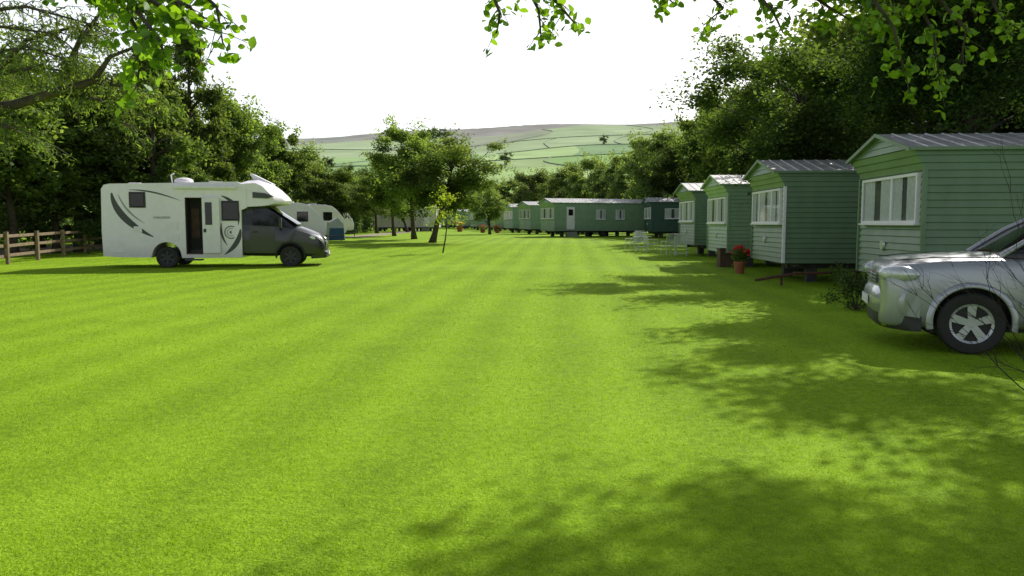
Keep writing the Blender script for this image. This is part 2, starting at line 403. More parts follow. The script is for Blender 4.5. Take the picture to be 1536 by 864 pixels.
# ---------------------------------------------------------------- hill
def hz(x,y):
    t=(y-300)/1400.
    A=1700*(.1240+.0085*np.clip(x,-900,900)/350)+1.5
    S=np.where(t<0,t*.3,np.where(t<1,t*.75+.25*t*t,1-.15*(t-1)))
    return A*S+3.5*np.sin(x/140+y/210)*np.clip(t,0,1)+2.0*np.sin(x/53+1.3*np.sin(y/90))*np.clip(t,0,1)-1.5
def warp(U,V):
    return U+55*np.sin(V/190)+22*np.sin(V/71+U/200), V+85*np.sin(U/210)+34*np.sin(U/83)
rows=[300,430,560,700,860,1040,1250,1540,2300]
def hill():
    rng=random.Random(7)
    us=np.arange(-1500,1501,20.); vs=np.arange(200,2301,20.)
    Ug,Vg=np.meshgrid(us,vs); x,y=warp(Ug,Vg); z=hz(x,y)
    V=np.stack([x,y,z],-1).reshape(-1,3); nx=len(us)
    Fc=np.array([(j*nx+i,j*nx+i+1,(j+1)*nx+i+1,(j+1)*nx+i) for j in range(len(vs)-1) for i in range(nx-1)])
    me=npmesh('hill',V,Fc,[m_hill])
    cols={}
    fw={r:rng.choice([120,160,200,240]) for r in range(len(rows))}
    off={r:rng.choice([0,40,80,20]) for r in range(len(rows))}
    pal=[(.24,.42,.09),(.30,.48,.11),(.20,.36,.09),(.35,.51,.15),(.29,.41,.13),(.17,.31,.08)]
    out=[]
    for j in range(len(vs)-1):
        vv=vs[j]+10; r=max(0,sum(1 for q in rows if q<=vv)-1)
        for i in range(nx-1):
            k=(r,int((us[i]+10+off[r]+3000)//fw[r]))
            if k not in cols:
                c=rng.choice(pal)
                if r>=7: c=rng.choice([(.19,.165,.14),(.22,.18,.155),(.18,.18,.14)])
                elif r>=5: c=rng.choice([(.27,.37,.14),(.31,.42,.16),(.27,.30,.16)])
                hzf=.12+.30*(r/8); hc=(.50,.56,.55)  # distance haze blended into the field colours, stronger uphill
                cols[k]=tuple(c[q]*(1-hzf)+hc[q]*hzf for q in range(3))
            out.append(cols[k]+(1,))
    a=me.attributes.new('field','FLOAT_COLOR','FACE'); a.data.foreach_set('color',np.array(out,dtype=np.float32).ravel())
    me.shade_smooth()
    o=bpy.data.objects.new('hill',me); o['kind']='structure'; link(o)
    def wall(pts):
        mb=MB(); w=.6;h=1.1; ring=[]
        for i,(x_,y_) in enumerate(pts):
            a_=Vector(pts[max(i-1,0)]);b_=Vector(pts[min(i+1,len(pts)-1)]); d=(b_-a_).normalized(); nn=Vector((-d.y,d.x))*w/2
            z_=float(hz(np.array(x_),np.array(y_)))
            ring.append([(x_+nn.x,y_+nn.y,z_-1.5),(x_-nn.x,y_-nn.y,z_-1.5),(x_-nn.x*.6,y_-nn.y*.6,z_+h),(x_+nn.x*.6,y_+nn.y*.6,z_+h)])
        mb.loft(ring); o=mb.obj('dry_stone_wall',None,m_stone)
        o['label']='grey dry stone wall between green hillside fields'; o['category']='wall'; o['group']='dry stone walls on the hillside'
    for r in range(1,8):
        cuts=[-820]+sorted(rng.sample(range(-700,700,20),2))+[820]
        for a_,b_ in zip(cuts[:-1],cuts[1:]):
            if rng.random()<.3 or b_-a_<80: continue
            U=np.arange(a_,b_+1,20.); x_,y_=warp(U,np.full_like(U,rows[r]))
            wall(list(zip(x_.tolist(),y_.tolist())))
    for r in range(0,7):
        u0=math.ceil((-700+off[r]+3000)/fw[r])*fw[r]-3000-off[r]
        u=u0; v=np.arange(rows[r],rows[r+1]+1,10.)
        while u<700:
            x_,y_=warp(np.full_like(v,u),v)
            if rng.random()<.8 and -.30<x_[0]/y_[0]<.24: wall(list(zip(x_.tolist(),y_.tolist())))
            u+=fw[r]
hill()
# ---------------------------------------------------------------- trees
def V4(seed,**k):
    a=dict(Hh=10,R=4,cb=1.6,nclump=54,nleaf=21000,ls=.25,tr=.24,mleaf=m_leafA,clr=(.16,.28)); a.update(k)
    return tree_mesh('tree%d'%seed,seed,**a)
tA=V4(11); tB=V4(12,cb=2.0,nclump=44); tC=V4(13,mleaf=m_leafB,nleaf=24000); tD=V4(14,mleaf=m_leafB,cb=1.0,nleaf=24000)
tE=V4(15,cb=1.2,R=3.4,nclump=60)
tAp=tree_mesh('apple1',21,7.2,3.0,1.5,56,28000,.15,.18,m_leafA,clr=(.18,.30),lean=(.9,0),limbs=1)
tAq=tree_mesh('apple2',22,8.0,2.7,1.4,56,28000,.15,.16,m_leafA,clr=(.17,.30),lean=(-.3,0),limbs=1)
tCon=tree_mesh('larch',31,12,3.2,1.2,130,34000,.25,.22,m_leafA,clr=(.12,.22),conifer=True)
tNear=tree_mesh('near1',41,8,3.6,2.8,48,42000,.115,.17,m_leafB,clr=(.15,.26),limbs=1,mbark=m_barkdk)
tNear2=tree_mesh('near2',42,9,4.0,3.2,54,60000,.11,.2,m_leafN,clr=(.15,.26),limbs=1,mbark=m_barkdk)
tLean=tree_mesh('near3',43,11,4.5,5.0,50,64000,.125,.25,m_leafN,clr=(.14,.25),lean=(-.9,-.4),limbs=1,mbark=m_barkdk)
tFar=tree_mesh('far1',51,10,4,1.2,26,4000,.6,.3,m_leafFar,clr=(.22,.36))
tFar2=tree_mesh('far2',52,10,4.6,1.0,26,4000,.6,.3,m_leafFar,clr=(.22,.34))
rr=random.Random(3)
def T(var,px,d,Hh,R,name='broadleaf_tree',label='leafy green broadleaf tree beside the lawn',base=(10,4),group=None,x=None,rz=None):
    xx=X(px,d) if x is None else x
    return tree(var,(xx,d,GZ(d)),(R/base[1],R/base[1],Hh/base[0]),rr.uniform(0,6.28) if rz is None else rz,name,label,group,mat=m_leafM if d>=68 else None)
gl='trees bordering the camping field'
LB='tall leafy tree in the belt behind the fence'
for v,px,d,h,R in [(tE,20,34,8.4,3.8),(tA,120,37,9.0,4.0),(tB,205,41,9.9,3.8),(tA,60,42,10,4.3),(tC,-40,38,10,4.2),
                   (tC,150,46,10,4.2),(tD,240,50,10.5,4),(tB,-70,30,9,3.8),(tE,85,36,5.5,3.2),(tE,170,39,5.5,3.4)]:
    T(v,px,d,h,R,label=LB,group=gl)
T(tCon,292,44,12.2,3.7,'conifer_tree','tall drooping conifer behind the white motorhome',base=(12,3.2),group=gl)
T(tCon,235,38,10.2,3.4,'conifer_tree','drooping conifer behind the wooden fence',base=(12,3.2),group=gl)
for v,px,d,h,R in [(tA,340,50,9.9,3.4),(tB,376,57,9.4,3.1),(tE,418,62,9.6,3.0),(tA,450,72,9.0,2.9),(tC,395,75,8.5,3.5),(tD,330,60,8,4)]:
    T(v,px,d,h,R,label='leafy green tree behind the parked touring caravans',group=gl)
T(tA,500,62,5.9,3.0,'small_tree','low rounded tree beside the gravel path',group=gl)
for v,px,d,h,R in [(tB,535,92,6.5,3.4),(tA,570,98,7,3.4),(tD,590,110,8,4),(tC,545,120,8,4.5),(tA,615,120,8,4),(tC,520,105,8,4)]:
    T(v,px,d,h,R,label='rounded orchard tree at the far end of the field',group=gl)
T(tAp,648,50,7.1,3.6,'apple_tree','old leaning fruit tree with crooked trunk on the lawn',base=(7.2,3.0),rz=.1)
T(tAq,622,57,8.6,3.4,'apple_tree','old fruit tree with upright shoots on the lawn',base=(8,2.7),rz=.4)
T(tAq,592,66,6.8,2.9,'apple_tree','small old fruit tree further along the lawn',base=(8,2.7))
T(tAq,566,80,6.0,3.0,'apple_tree','small old fruit tree further along the lawn',base=(8,2.7))
T(tAp,612,88,5.5,3.0,'apple_tree','small old fruit tree further along the lawn',base=(7.2,3))
T(tAp,735,74,4.5,2.5,'apple_tree','low spreading fruit tree beside the green caravans',base=(7.2,3.0))
for v,px,d,h,R in [(tC,985,70,9.8,3.4),(tD,1018,64,9,3.2),(tC,945,80,9,3),(tB,1075,52,10,3.2),(tA,1110,46,10.4,3.2),(tB,1080,60,10,3.2)]:
    T(v,px,d,h,R,label='dark leafy tree behind the row of green caravans',group=gl)
for v,px,d,h,R in [(tB,885,92,9,3.6),(tA,845,100,9,3.4),(tE,915,86,8,2.8),(tA,800,112,9.2,3.8),(tC,770,125,8.4,4),(tD,725,135,8.4,4),(tB,860,120,10,4),(tC,690,140,8,4),(tA,650,150,9,4.5),(tE,820,130,10,4)]:
    T(v,px,d,h,R,label='leafy tree beyond the far caravans',group=gl)
for v,px,d,h,R in [(tB,1330,31,11.5,4.2),(tC,1470,29,13,4.6),(tD,1600,27,13,4.8),(tA,1250,38,11,4.2),(tB,1400,38,14,5),(tC,1560,36,14,5),(tD,1180,44,10,4),(tA,1290,46,13,5),(tC,1330,34,6,3.2),(tD,1500,34,6,4),(tD,1230,36,6,3)]:
    T(v,px,d,h,R,label='tall dense dark tree behind the green caravans',group=gl)
T(tNear,1200,23.9,7.8,4.0,'apple_tree','spreading dark tree standing among green caravans',base=(8,3.6))
T(tNear2,1445,18.1,9.0,4.2,'broadleaf_tree','tall leafy tree beside a green caravan',base=(9,4))
T(tLean,0,12.0,11,4.5,'broadleaf_tree','large leaning leafy tree shading the lawn and car',base=(11,4.5),x=11.5,rz=0)
hl='distant hazy tree on the green hillside'
for px,py,d,h in [(482,222,640,17),(492,218,660,18),(655,196,1380,26),(645,198,1400,24),(668,198,1390,24),(512,243,520,16),(528,240,530,18),(545,246,520,15),(620,215,900,16),(700,212,1000,14),(760,222,800,14),(905,205,1150,14),(575,228,720,14),(800,250,480,12),(830,243,520,12),(735,258,430,12),(690,262,420,13),(870,262,400,13),(930,228,700,13)]:
    x=X(px,d); z=float(hz(np.array(x),np.array(float(d))))
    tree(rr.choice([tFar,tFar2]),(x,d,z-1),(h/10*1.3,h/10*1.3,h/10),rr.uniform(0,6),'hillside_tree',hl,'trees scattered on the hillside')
for i in range(46):
    d=rr.uniform(160,290); px=rr.uniform(440,1020); h=rr.uniform(8,13)
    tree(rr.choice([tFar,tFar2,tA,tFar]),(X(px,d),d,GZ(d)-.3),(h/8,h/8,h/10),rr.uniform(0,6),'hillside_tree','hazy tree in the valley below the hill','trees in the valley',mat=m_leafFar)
def hedge(name,label,boxes,n,ls,mat,seed):
    rng=np.random.default_rng(seed); P=[]
    for (x0,x1,y0,y1,h) in boxes:
        p=rng.uniform(0,1,(n,3)); x=x0+p[:,0]*(x1-x0); y=y0+p[:,1]*(y1-y0)
        hh=h*(.65+.35*np.sin(x*1.1+y*.9)*np.sin(y*.53+x*.3)+.15*np.sin(y*2.3))
        P.append(np.stack([x,y,np.interp(y,[-50,25,66,110,200,320],[0,0,.42,.55,.7,.9])+hh*p[:,2]**.6],1))
    P=np.concatenate(P); t=np.clip(rng.uniform(0,.6,len(P))+.25*np.sin(P[:,1]*1.9+P[:,0])*.6,0,1)
    o=bpy.data.objects.new(name,leafcloud(name,P,ls,rng,mat,t)); o['kind']='stuff'; o['label']=label; o['category']='hedge'; link(o)
hedge('undergrowth','dark undergrowth beneath the tree belt',[(-34,-27.5,24,60,3.4),(-30,-17.5,58,66,4),(-20,-16,66,90,3)],22000,.3,m_leafB,5)
hedge('undergrowth','dark shrubs behind the caravans',[(17,26,10,40,3.2),(12.5,22,42,56,4),(13,20,56,85,4)],18000,.3,m_leafB,6)
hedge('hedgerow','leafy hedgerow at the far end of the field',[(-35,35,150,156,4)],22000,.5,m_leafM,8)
# ---------------------------------------------------------------- near overhanging sprays
def sprays(parent_name,label,trunk_base,crotch,items,seed,ls=.062,mat=None,cat='tree'):
    rng=np.random.default_rng(seed); r=random.Random(seed)
    e=thing(parent_name,label,cat)
    mb=MB(); P=[]
    tb=Vector(trunk_base); cr=Vector(crotch)
    mb.tube([tb,tb.lerp(cr,.5)+Vector((.08,.05,0)),cr],[.2,.16,.12],10)
    for pts,dens in items:
        pts=[Vector(p) for p in pts]
        full=[cr,cr.lerp(pts[0],.5)+Vector((0,0,.25))]+pts
        n=len(full); mb.tube(full,[.028*(1-.92*i/(n-1))+.002 for i in range(n)],6,cap=False)
        seg=[full[1]]+pts
        for i in range(len(seg)-1):
            a,b=seg[i],seg[i+1]; L=(b-a).length; k=max(2,int(L/.06*dens))
            for j in range(k):
                p=a.lerp(b,(j+r.random())/k)
                dirv=Vector((r.uniform(-1,1),r.uniform(-1,1),r.uniform(-.8,.45)))
                dirv=(dirv+(b-a).normalized()*.7).normalized(); tl=r.uniform(.06,.24)
                q=p+dirv*tl+Vector((0,0,-.02))
                mb.tube([p,p.lerp(q,.5)+Vector((0,0,.012)),q],[.0042,.003,.0018],3,cap=False)
                for m in range(r.randint(5,10)):
                    P.append(p.lerp(q,r.uniform(.3,1.08))+Vector((r.gauss(0,.026),r.gauss(0,.026),r.gauss(-.010,.026))))
    P=np.array([tuple(p) for p in P]); t=rng.uniform(0,1,len(P))
    me=leafcloud('spray_leaves',P,ls,rng,mat or m_leafC,t,elong=1.3,upb=.1,rounded=True)
    o=bpy.data.objects.new('crown',me); o.parent=e; link(o)
    mb.obj('trunk',e,m_bark,smooth=60)
    return e
def wp(l,d): return [W(a,b,d+ (i%2)*.12) for i,(a,b) in enumerate(l)]
sprays('overhanging_tree','tree with bright backlit leafy twigs hanging over the lawn',(-5.6,2.6,-.1),(-4.6,3.4,3.4),[
  (wp([(150,-70),(210,-10),(265,25),(315,45)],4.4),1.4),
  (wp([(120,-60),(180,0),(215,60),(205,130)],4.5),1.4),
  (wp([(200,-80),(285,-25),(325,10),(335,70)],4.6),1.2),
  (wp([(160,-60),(200,10),(240,60),(250,100)],4.3),1.5),
  (wp([(20,-100),(40,-50),(70,-10)],4.4),.8),
  (wp([(130,-60),(230,-10),(285,10),(300,30)],4.5),1.3),
  (wp([(60,-90),(120,-40),(200,-10),(230,30)],4.7),1.2)],61)
sprays('overhanging_tree','tree with bright backlit leaves hanging above the lawn',(5.8,2.6,-.1),(4.6,3.4,3.9),[
  (wp([(690,-90),(735,-20),(750,20),(745,50)],5.0),.9),
  (wp([(700,-80),(785,-30),(808,15),(812,60)],5.1),.9),
  (wp([(740,-80),(820,-15),(845,15),(862,35)],5.0),.8),
  (wp([(930,-80),(985,-20),(1010,5)],5.2),.9),
  (wp([(950,-70),(1050,-20),(1085,12),(1055,38)],5.2),1.0),
  (wp([(1010,-70),(1120,-25),(1160,18),(1175,50)],5.0),1.2),
  (wp([(1060,-70),(1200,-20),(1245,12),(1285,35)],5.3),1.3),
  (wp([(1150,-60),(1240,-25),(1310,5),(1325,55)],5.2),1.1),
  (wp([(1200,-60),(1300,-15),(1340,40),(1365,140)],5.0),1.0),
  (wp([(1250,-60),(1360,-20),(1400,45),(1410,130)],5.3),1.1),
  (wp([(1300,-60),(1400,-10),(1450,45),(1440,95)],5.1),1.2),
  (wp([(1330,-60),(1480,-20),(1500,25),(1530,45)],5.2),1.1)],62,ls=.057)
def larch():
    e=thing('larch_tree','larch tree with thick bare limb and drooping needled branches','tree')
    r=random.Random(9); rng=np.random.default_rng(9); mb=MB(); P=[]
    d=15
    base=Vector((X(-230,d),d,0)); top=base+Vector((.4,0,11))
    mb.tube([base-Vector((0,0,.1)),base+Vector((.1,0,3)),base+Vector((.2,.1,7)),top],[.35,.28,.2,.05],10)
    main=[W(-225,175,d),W(-60,168,d),W(20,158,d),W(85,138,d),W(140,122,d),W(165,85,d),W(230,60,d)]
    mb.tube(main,[.13,.11,.10,.085,.07,.04,.02],8)
    limbs=[([(-225,60),(-60,90),(40,70),(120,95)]),([(-225,-20),(-60,20),(40,10),(150,40)]),([(-225,-120),(-40,-60),(60,-50),(170,0)]),([(-100,168),(0,110),(60,100),(110,110)]),([(85,138),(120,60),(150,20),(200,10)]),([(140,122),(190,130),(225,150)]),([(-60,168),(10,190),(60,215)]),([(-225,-60),(-80,-10),(0,40),(80,50)]),([(-60,168),(40,60),(110,40),(160,70)]),([(85,138),(150,150),(190,190)])]
    for li,l in enumerate(limbs):
        pts=[W(a,b,d+r.uniform(-1.2,1.2)) for a,b in l]
        mb.tube(pts,[.06*(1-.8*i/(len(pts)-1)) for i in range(len(pts))],6)
        for i in range(len(pts)-1):
            for j in range(14):
                p=pts[i].lerp(pts[i+1],(j+r.random())/14)
                q=p+Vector((r.uniform(-.3,.9),r.uniform(-.7,.7),r.uniform(-.65,.2)))*.9
                mid=p.lerp(q,.5)+Vector((0,0,.08))
                mb.tube([p,mid,q],[.014,.01,.005],3,cap=False)
                for k in range(32):
                    t=r.random(); s=(p.lerp(mid,t*2) if t<.5 else mid.lerp(q,t*2-1))
                    P.append(s+Vector((r.gauss(0,.05),r.gauss(0,.05),r.gauss(-.06,.06))))
    P=np.array([tuple(p) for p in P])
    o=bpy.data.objects.new('crown',leafcloud('larch_needles',P,.12,rng,m_leafA,rng.uniform(.1,1,len(P)),elong=4.5,upb=0,axis=(0,0,-.5))); o.parent=e; link(o)
    mb.obj('trunk',e,m_bark,smooth=60)
larch()
def sapling():
    b=Vector((X(664,36),36,GZ(36)))
    e=thing('sapling','thin leaning young tree with yellow-green leaves on the lawn','tree',b)
    r=random.Random(5); rng=np.random.default_rng(5); mb=MB(); P=[]
    tr=[Vector((0,0,-.05)),Vector((.14,0,.7)),Vector((.22,0,1.4)),Vector((.14,0,2.2)),Vector((.05,0,2.9))]
    mb.tube(tr,[.04,.032,.026,.016,.006],7)
    for i in range(28):
        t=r.uniform(.48,1); k=int(t*3.999); p=tr[k].lerp(tr[k+1],t*3.999-k if k<4 else 0)
        q=p+Vector((r.uniform(-1,1)*1.15,r.uniform(-.8,.8),r.uniform(-.15,.25)))
        mb.tube([p,q],[.009,.003],3,cap=False)
        for j in range(26):
            P.append(p.lerp(q,r.uniform(.3,1.05))+Vector((r.gauss(0,.08),r.gauss(0,.08),r.gauss(0,.07))))
    P=np.array([tuple(p) for p in P])
    o=bpy.data.objects.new('crown',leafcloud('sap_leaves',P,.11,rng,m_leafY,rng.uniform(0,1,len(P)))); o.parent=e; link(o)
    mb.obj('trunk',e,m_bark,smooth=60)
sapling()
# ---------------------------------------------------------------- wheels
def wheel(par,c,r,w,side,rimmat,spokes=5,chunky=.09):
    hub=MB().lathe([(0.001,-w*.3),(r*.56,-w*.3),(r*.56,w*.3),(0.001,w*.3)],c)
    wo=hub.obj('wheel',par,m_dark,smooth=40)
    t=MB().lathe([(r*.60,-w*.42),(r*.7,-w*.5),(r*.93,-w*.49),(r*.99,-w*.4),(r,-w*.2),(r,w*.2),(r*.99,w*.4),(r*.93,w*.49),(r*.7,w*.5),(r*.60,w*.42)],c,n=40,closed=True)
    t.obj('tyre',wo,m_black,smooth=30)
    m=MB(); y=side*w*.40
    m.lathe([(r*.67,y*1.04),(r*.64,y*1.16),(r*.57,y*1.0),(r*.56,y*.2)],c,n=40)
    m.lathe([(0.001,y*1.0),(r*.12,y*1.0),(r*.15,y*.8),(r*.15,y*.3)],c,n=20)
    for k in range(spokes):
        a=2*math.pi*k/spokes+math.pi/2
        ca,sa=math.cos(a),math.sin(a)
        def pt(rad_,off,yy): return (c[0]+ca*rad_-sa*off,c[1]+yy,c[2]+sa*rad_+ca*off)
        h1,h2=r*chunky,r*chunky*1.35
        vs=[pt(r*.08,-h1,y*.95),pt(r*.08,h1,y*.95),pt(r*.61,h2,y*1.03),pt(r*.61,-h2,y*1.03),pt(r*.08,-h1,y*.5),pt(r*.08,h1,y*.5),pt(r*.61,h2,y*.5),pt(r*.61,-h2,y*.5)]
        m.add(vs,[(0,1,2,3),(4,7,6,5),(0,4,5,1),(1,5,6,2),(2,6,7,3),(3,7,4,0)])
    m.obj('rim',wo,rimmat,smooth=35)
    return wo
def arc(cx,cz,r,a0,a1,n=12): return [(cx+r*math.cos(rad(a0+(a1-a0)*i/n)),cz+r*math.sin(rad(a0+(a1-a0)*i/n))) for i in range(n+1)]
# ---------------------------------------------------------------- motorhome
def motorhome():
    yaw=rad(9)
    e=thing('motorhome','white and grey motorhome with its side door open on the lawn','motorhome')
    hw=1.15
    prof=[(0.02,.42),(0,1.2),(0.03,2.62),(.12,2.76),(.3,2.80),(2.2,2.84),(4.3,2.90),(4.6,2.75),(4.6,2.02),(4.42,1.95),(4.42,.34)]
    prof+=[(2.48,.34)]+arc(2.0,.42,.46,5,175)+[(1.5,.36),(.5,.38)]
    b=MB().prism(prof,-hw,hw).obj('body',e,m_white)
    cut=MB().box(2.62,3.16,-1.4,-.55,.46,2.36)
    c=boolean(b,cut); bake(b); bpy.data.objects.remove(c)
    bv=b.modifiers.new('bevel','BEVEL'); bv.width=.05; bv.segments=3; bv.limit_method='ANGLE'; bv.angle_limit=rad(50)
    m=MB(); m.box(2.625,3.155,-.62,-.56,.465,2.355,0); m.box(2.624,2.65,-1.1,-.62,.465,2.355,0); m.box(3.13,3.156,-1.1,-.62,.465,2.355,0); m.box(2.65,3.13,-1.1,-.62,.465,.5,1); m.box(2.7,2.95,-.64,-.62,1.0,2.0,1)
    m.obj('door_opening',e,[m_dark,m_brown])
    m=MB().box(3.18,3.74,-hw-.10,-hw-.055,.5,2.36); d=m.obj('door',e,m_whiteplain,bevel=.015,label='open white habitation door with small dark window')
    MB().box(3.28,3.50,-hw-.115,-hw-.103,1.45,2.2).obj('window',d,m_tint,bevel=.008)
    MB().box(3.22,3.30,-hw-.13,-hw-.103,1.2,1.32).obj('handle',d,m_plastic,bevel=.01)
    def win(x0,x1,z0,z1):
        w=MB().box(x0,x1,-hw-.03,-hw+.01,z0,z1).obj('window',e,m_tint,bevel=.02)
        f=MB(); t=.035
        for q in [(x0-t,x1+t,z0-t,z0),(x0-t,x1+t,z1,z1+t),(x0-t,x0,z0,z1),(x1,x1+t,z0,z1)]: f.box(q[0],q[1],-hw-.022,-hw+.01,q[2],q[3])
        f.obj('frame',w,m_plastic)
    win(.92,1.36,2.05,2.5); win(3.82,4.32,1.62,2.22)
    for x0,x1,z0,z1 in [(2.02,2.42,1.28,1.55),(2.02,2.42,.92,1.18),(.25,.7,.55,.95),(1.0,1.25,1.2,1.4)]:
        m=MB().box(x0,x1,-hw-.012,-hw+.01,z0,z1)
        for k in range(5):
            zz=z0+.03+(z1-z0-.06)*k/5; m.box(x0+.03,x1-.03,-hw-.02,-hw-.012,zz,zz+.018)
        m.obj('service_hatch',e,m_whiteplain)
    def crv(pts,w,n=16):
        (a,b,c)=pts; L=[];R=[]
        for i in range(n+1):
            t=i/n; x=(1-t)**2*a[0]+2*t*(1-t)*b[0]+t*t*c[0]; z=(1-t)**2*a[1]+2*t*(1-t)*b[1]+t*t*c[1]
            dx=2*(1-t)*(b[0]-a[0])+2*t*(c[0]-b[0]); dz=2*(1-t)*(b[1]-a[1])+2*t*(c[1]-b[1]); l=math.hypot(dx,dz)
            ww=w*math.sin(math.pi*min(1,t*.93+.05))**.8
            L.append((x-dz/l*ww/2,z+dx/l*ww/2)); R.append((x+dz/l*ww/2,z-dx/l*ww/2))
        return L+R[::-1]
    for pts,w_,o_,mt in [([(.35,2.5),(.42,1.65),(1.6,1.05)],.22,.006,m_decal),([(.55,2.45),(.75,1.85),(1.35,1.5)],.06,.007,m_decal2),([(.9,2.6),(1.6,2.62),(2.5,2.25)],.05,.006,m_decal),
                        ([(3.8,2.42),(4.42,2.2),(4.32,1.45)],.13,.0065,m_decal),([(4.38,1.3),(4.36,.8),(3.85,.45)],.16,.0065,m_decal),([(3.78,1.5),(3.7,1.1),(3.95,.75)],.07,.009,m_decal)]:
        MB().prism(crv(pts,w_),-hw-o_,-hw-.003).obj('decal',e,mt)
    for r1,r0,mt in [(.22,.19,m_decal),(.14,.115,m_decal2),(.05,.0,m_decal)]:
        MB().prism(arc(4.08,1.2,r1,60,300,24)+arc(4.08,1.2,max(r0,.001),300,60,24),-hw-.012,-hw-.009).obj('decal',e,mt)
    for txt,x,z,s in [('CHAUSSON',1.62,1.66,.10)]:
        cu=bpy.data.curves.new('t','FONT'); cu.body=txt; cu.size=s; cu.extrude=.002
        to=bpy.data.objects.new('tmp',cu); link(to); bpy.context.view_layer.update()
        me=bpy.data.meshes.new_from_object(to.evaluated_get(bpy.context.evaluated_depsgraph_get())); bpy.data.objects.remove(to)
        me.materials.clear(); me.materials.append(m_decal)
        o=bpy.data.objects.new('lettering',me); link(o); o.parent=e; o.location=(x,-hw-.006,z); o.rotation_euler=(rad(90),0,0)
    cap=[(4.25,2.88),(4.6,2.98),(4.95,3.0),(5.3,2.88),(5.6,2.66),(5.85,2.42),(5.94,2.28),(5.88,2.18),(5.6,2.12),(5.2,2.08),(4.6,2.06),(4.25,2.1)]
    rings=[]
    for k in range(9):
        s=-1+2*k/8; y=s*hw*.99; ed=abs(s)**4
        rings.append([(x-(.18*ed+.10*s*s)*max(0,(x-4.8)/1.2)*1.6, y*(1-.10*max(0,(x-4.9)/1.1)**2), z-(.16*ed*max(0,(z-2.1)))) for x,z in cap])
    cp=MB().loft(rings).obj('overcab_cap',e,m_white,smooth=40)
    MB().prism([(4.8,2.36),(5.3,2.34),(5.5,2.42),(5.2,2.52),(4.8,2.56)],-hw*.985-.004,-hw*.96).obj('decal',cp,m_decal)
    MB().prism([(4.75,2.98),(4.62,3.20),(4.67,3.22),(5.35,2.88),(5.3,2.85)],-.5,.5).obj('skylight',e,m_whiteplain,bevel=.01)
    for bx in [(.6,1.0,-.3,.2,2.78,2.88),(3.2,3.7,-.3,.3,2.84,2.94)]: MB().box(*bx).obj('roof_vent',e,m_whiteplain,bevel=.03)
    m=MB(); m.ell((2.35,-.05,2.95),(.32,.3,.13)); m.obj('satellite_dome',e,m_whiteplain,smooth=40)
    MB().tube([(2.05,-.3,2.8),(2.0,-.3,3.15),(2.1,-.3,3.2)],.025,6).obj('aerial',e,m_whiteplain)
    MB().box(2.3,4.3,-hw-.10,-hw+.01,2.64,2.77).obj('awning_case',e,m_whiteplain,bevel=.03)
    def ring(x,w,zb,zbelt,zt,wt):
        half=[(0,zb),(w*.9,zb),(w,zb+.1),(w+.015,(zb+zbelt)/2),(w,zbelt),(wt,zt-.06 if zt>zbelt+.1 else zt-.02),(wt*.8,zt),(0,zt+.02)]
        return [(x,-y,z) for y,z in half]+[(x,y,z) for y,z in reversed(half[1:-1])]
    st=[(4.43,1.0,.40,1.42,2.12,.9),(5.15,1.0,.38,1.42,2.12,.88),(5.45,1.0,.38,1.40,1.94,.86),(5.85,.995,.38,1.34,1.66,.84),(6.2,.985,.38,1.26,1.40,.84),(6.55,.97,.36,1.16,1.27,.82),(6.90,.93,.33,1.0,1.12,.74),(7.06,.85,.31,.84,.95,.66),(7.12,.74,.32,.70,.8,.56)]
    cb=MB().loft([ring(*s) for s in st]).obj('cab',e,m_grey)
    ct=MB().lathe([(.001,-1.3),(.44,-1.3),(.44,1.3),(.001,1.3)],(5.98,0,.38),n=32)
    c=boolean(cb,ct); bake(cb,38); bpy.data.objects.remove(c)
    MB().box(5.5,6.5,-.75,.75,.45,1.1).obj('wheel_well',e,m_dark)
    m=MB(); rw=[]
    for t in [0,.33,.66,1]:
        x=5.17+t*1.02; z=2.10-t*.67; w=.84
        rw.append([(x+.03+.06*(1-s*s),s*w,z+.035+.02*(1-s*s)) for s in np.linspace(-1,1,7)])
    vs=[p for r_ in rw for p in r_]; m.add(vs,[(i*7+k,i*7+k+1,(i+1)*7+k+1,(i+1)*7+k) for i in range(3) for k in range(6)])
    m.obj('windscreen',e,m_tint,smooth=60)
    def sideplate(poly,off,mat,name,par,side=-1):
        def yy(z): return 1.0-(max(z,1.42)-1.42)*.17 + off
        vs=[(x,side*yy(z),z) for x,z in poly]+[(x,side*(yy(z)-.02),z) for x,z in poly]; n=len(poly)
        fs=[tuple(range(n)),tuple(range(2*n-1,n-1,-1))]+[((i+1)%n,i,n+i,n+(i+1)%n) for i in range(n)]
        return MB().add(vs,fs).obj(name,par,mat)
    for sd in (-1,1):
        sideplate([(4.75,1.44),(5.9,1.38),(5.7,1.62),(5.2,2.02),(4.75,2.04)],.016,m_tint,'window',e,sd)
        dr=sideplate([(5.48,.55),(5.49,1.36),(4.66,1.4),(4.66,.55)],.022,m_grey,'door',e,sd)
        MB().box(4.74,4.92,sd*1.045-.02,sd*1.045+.02,1.18,1.23).obj('handle',dr,m_plastic,bevel=.01)
        m=MB(); m.tube([(5.68,sd*.98,1.43),(5.70,sd*1.14,1.46)],.025,6); m.box(5.65,5.74,sd*1.19-.09,sd*1.19+.09,1.34,1.68); m.obj('mirror',e,m_plastic,bevel=.02)
        MB().prism(arc(5.98,.38,.50,-8,188,18)+arc(5.98,.38,.435,188,-8,18),sd*1.0-.03,sd*1.03).obj('arch_trim',e,m_plastic)
        h=MB().ell((6.84,sd*.84,.97),(.27,.09,.12),rot=Matrix.Rotation(-sd*rad(24),3,'Z')@Matrix.Rotation(rad(20),3,'Y')); h.obj('headlight',e,[m_reflector],smooth=60)
        MB().lathe([(.001,0),(.06,0),(.07,-.03)],(7.15,sd*.62,.45),axis='x',n=14).obj('fog_lamp',e,m_chrome)
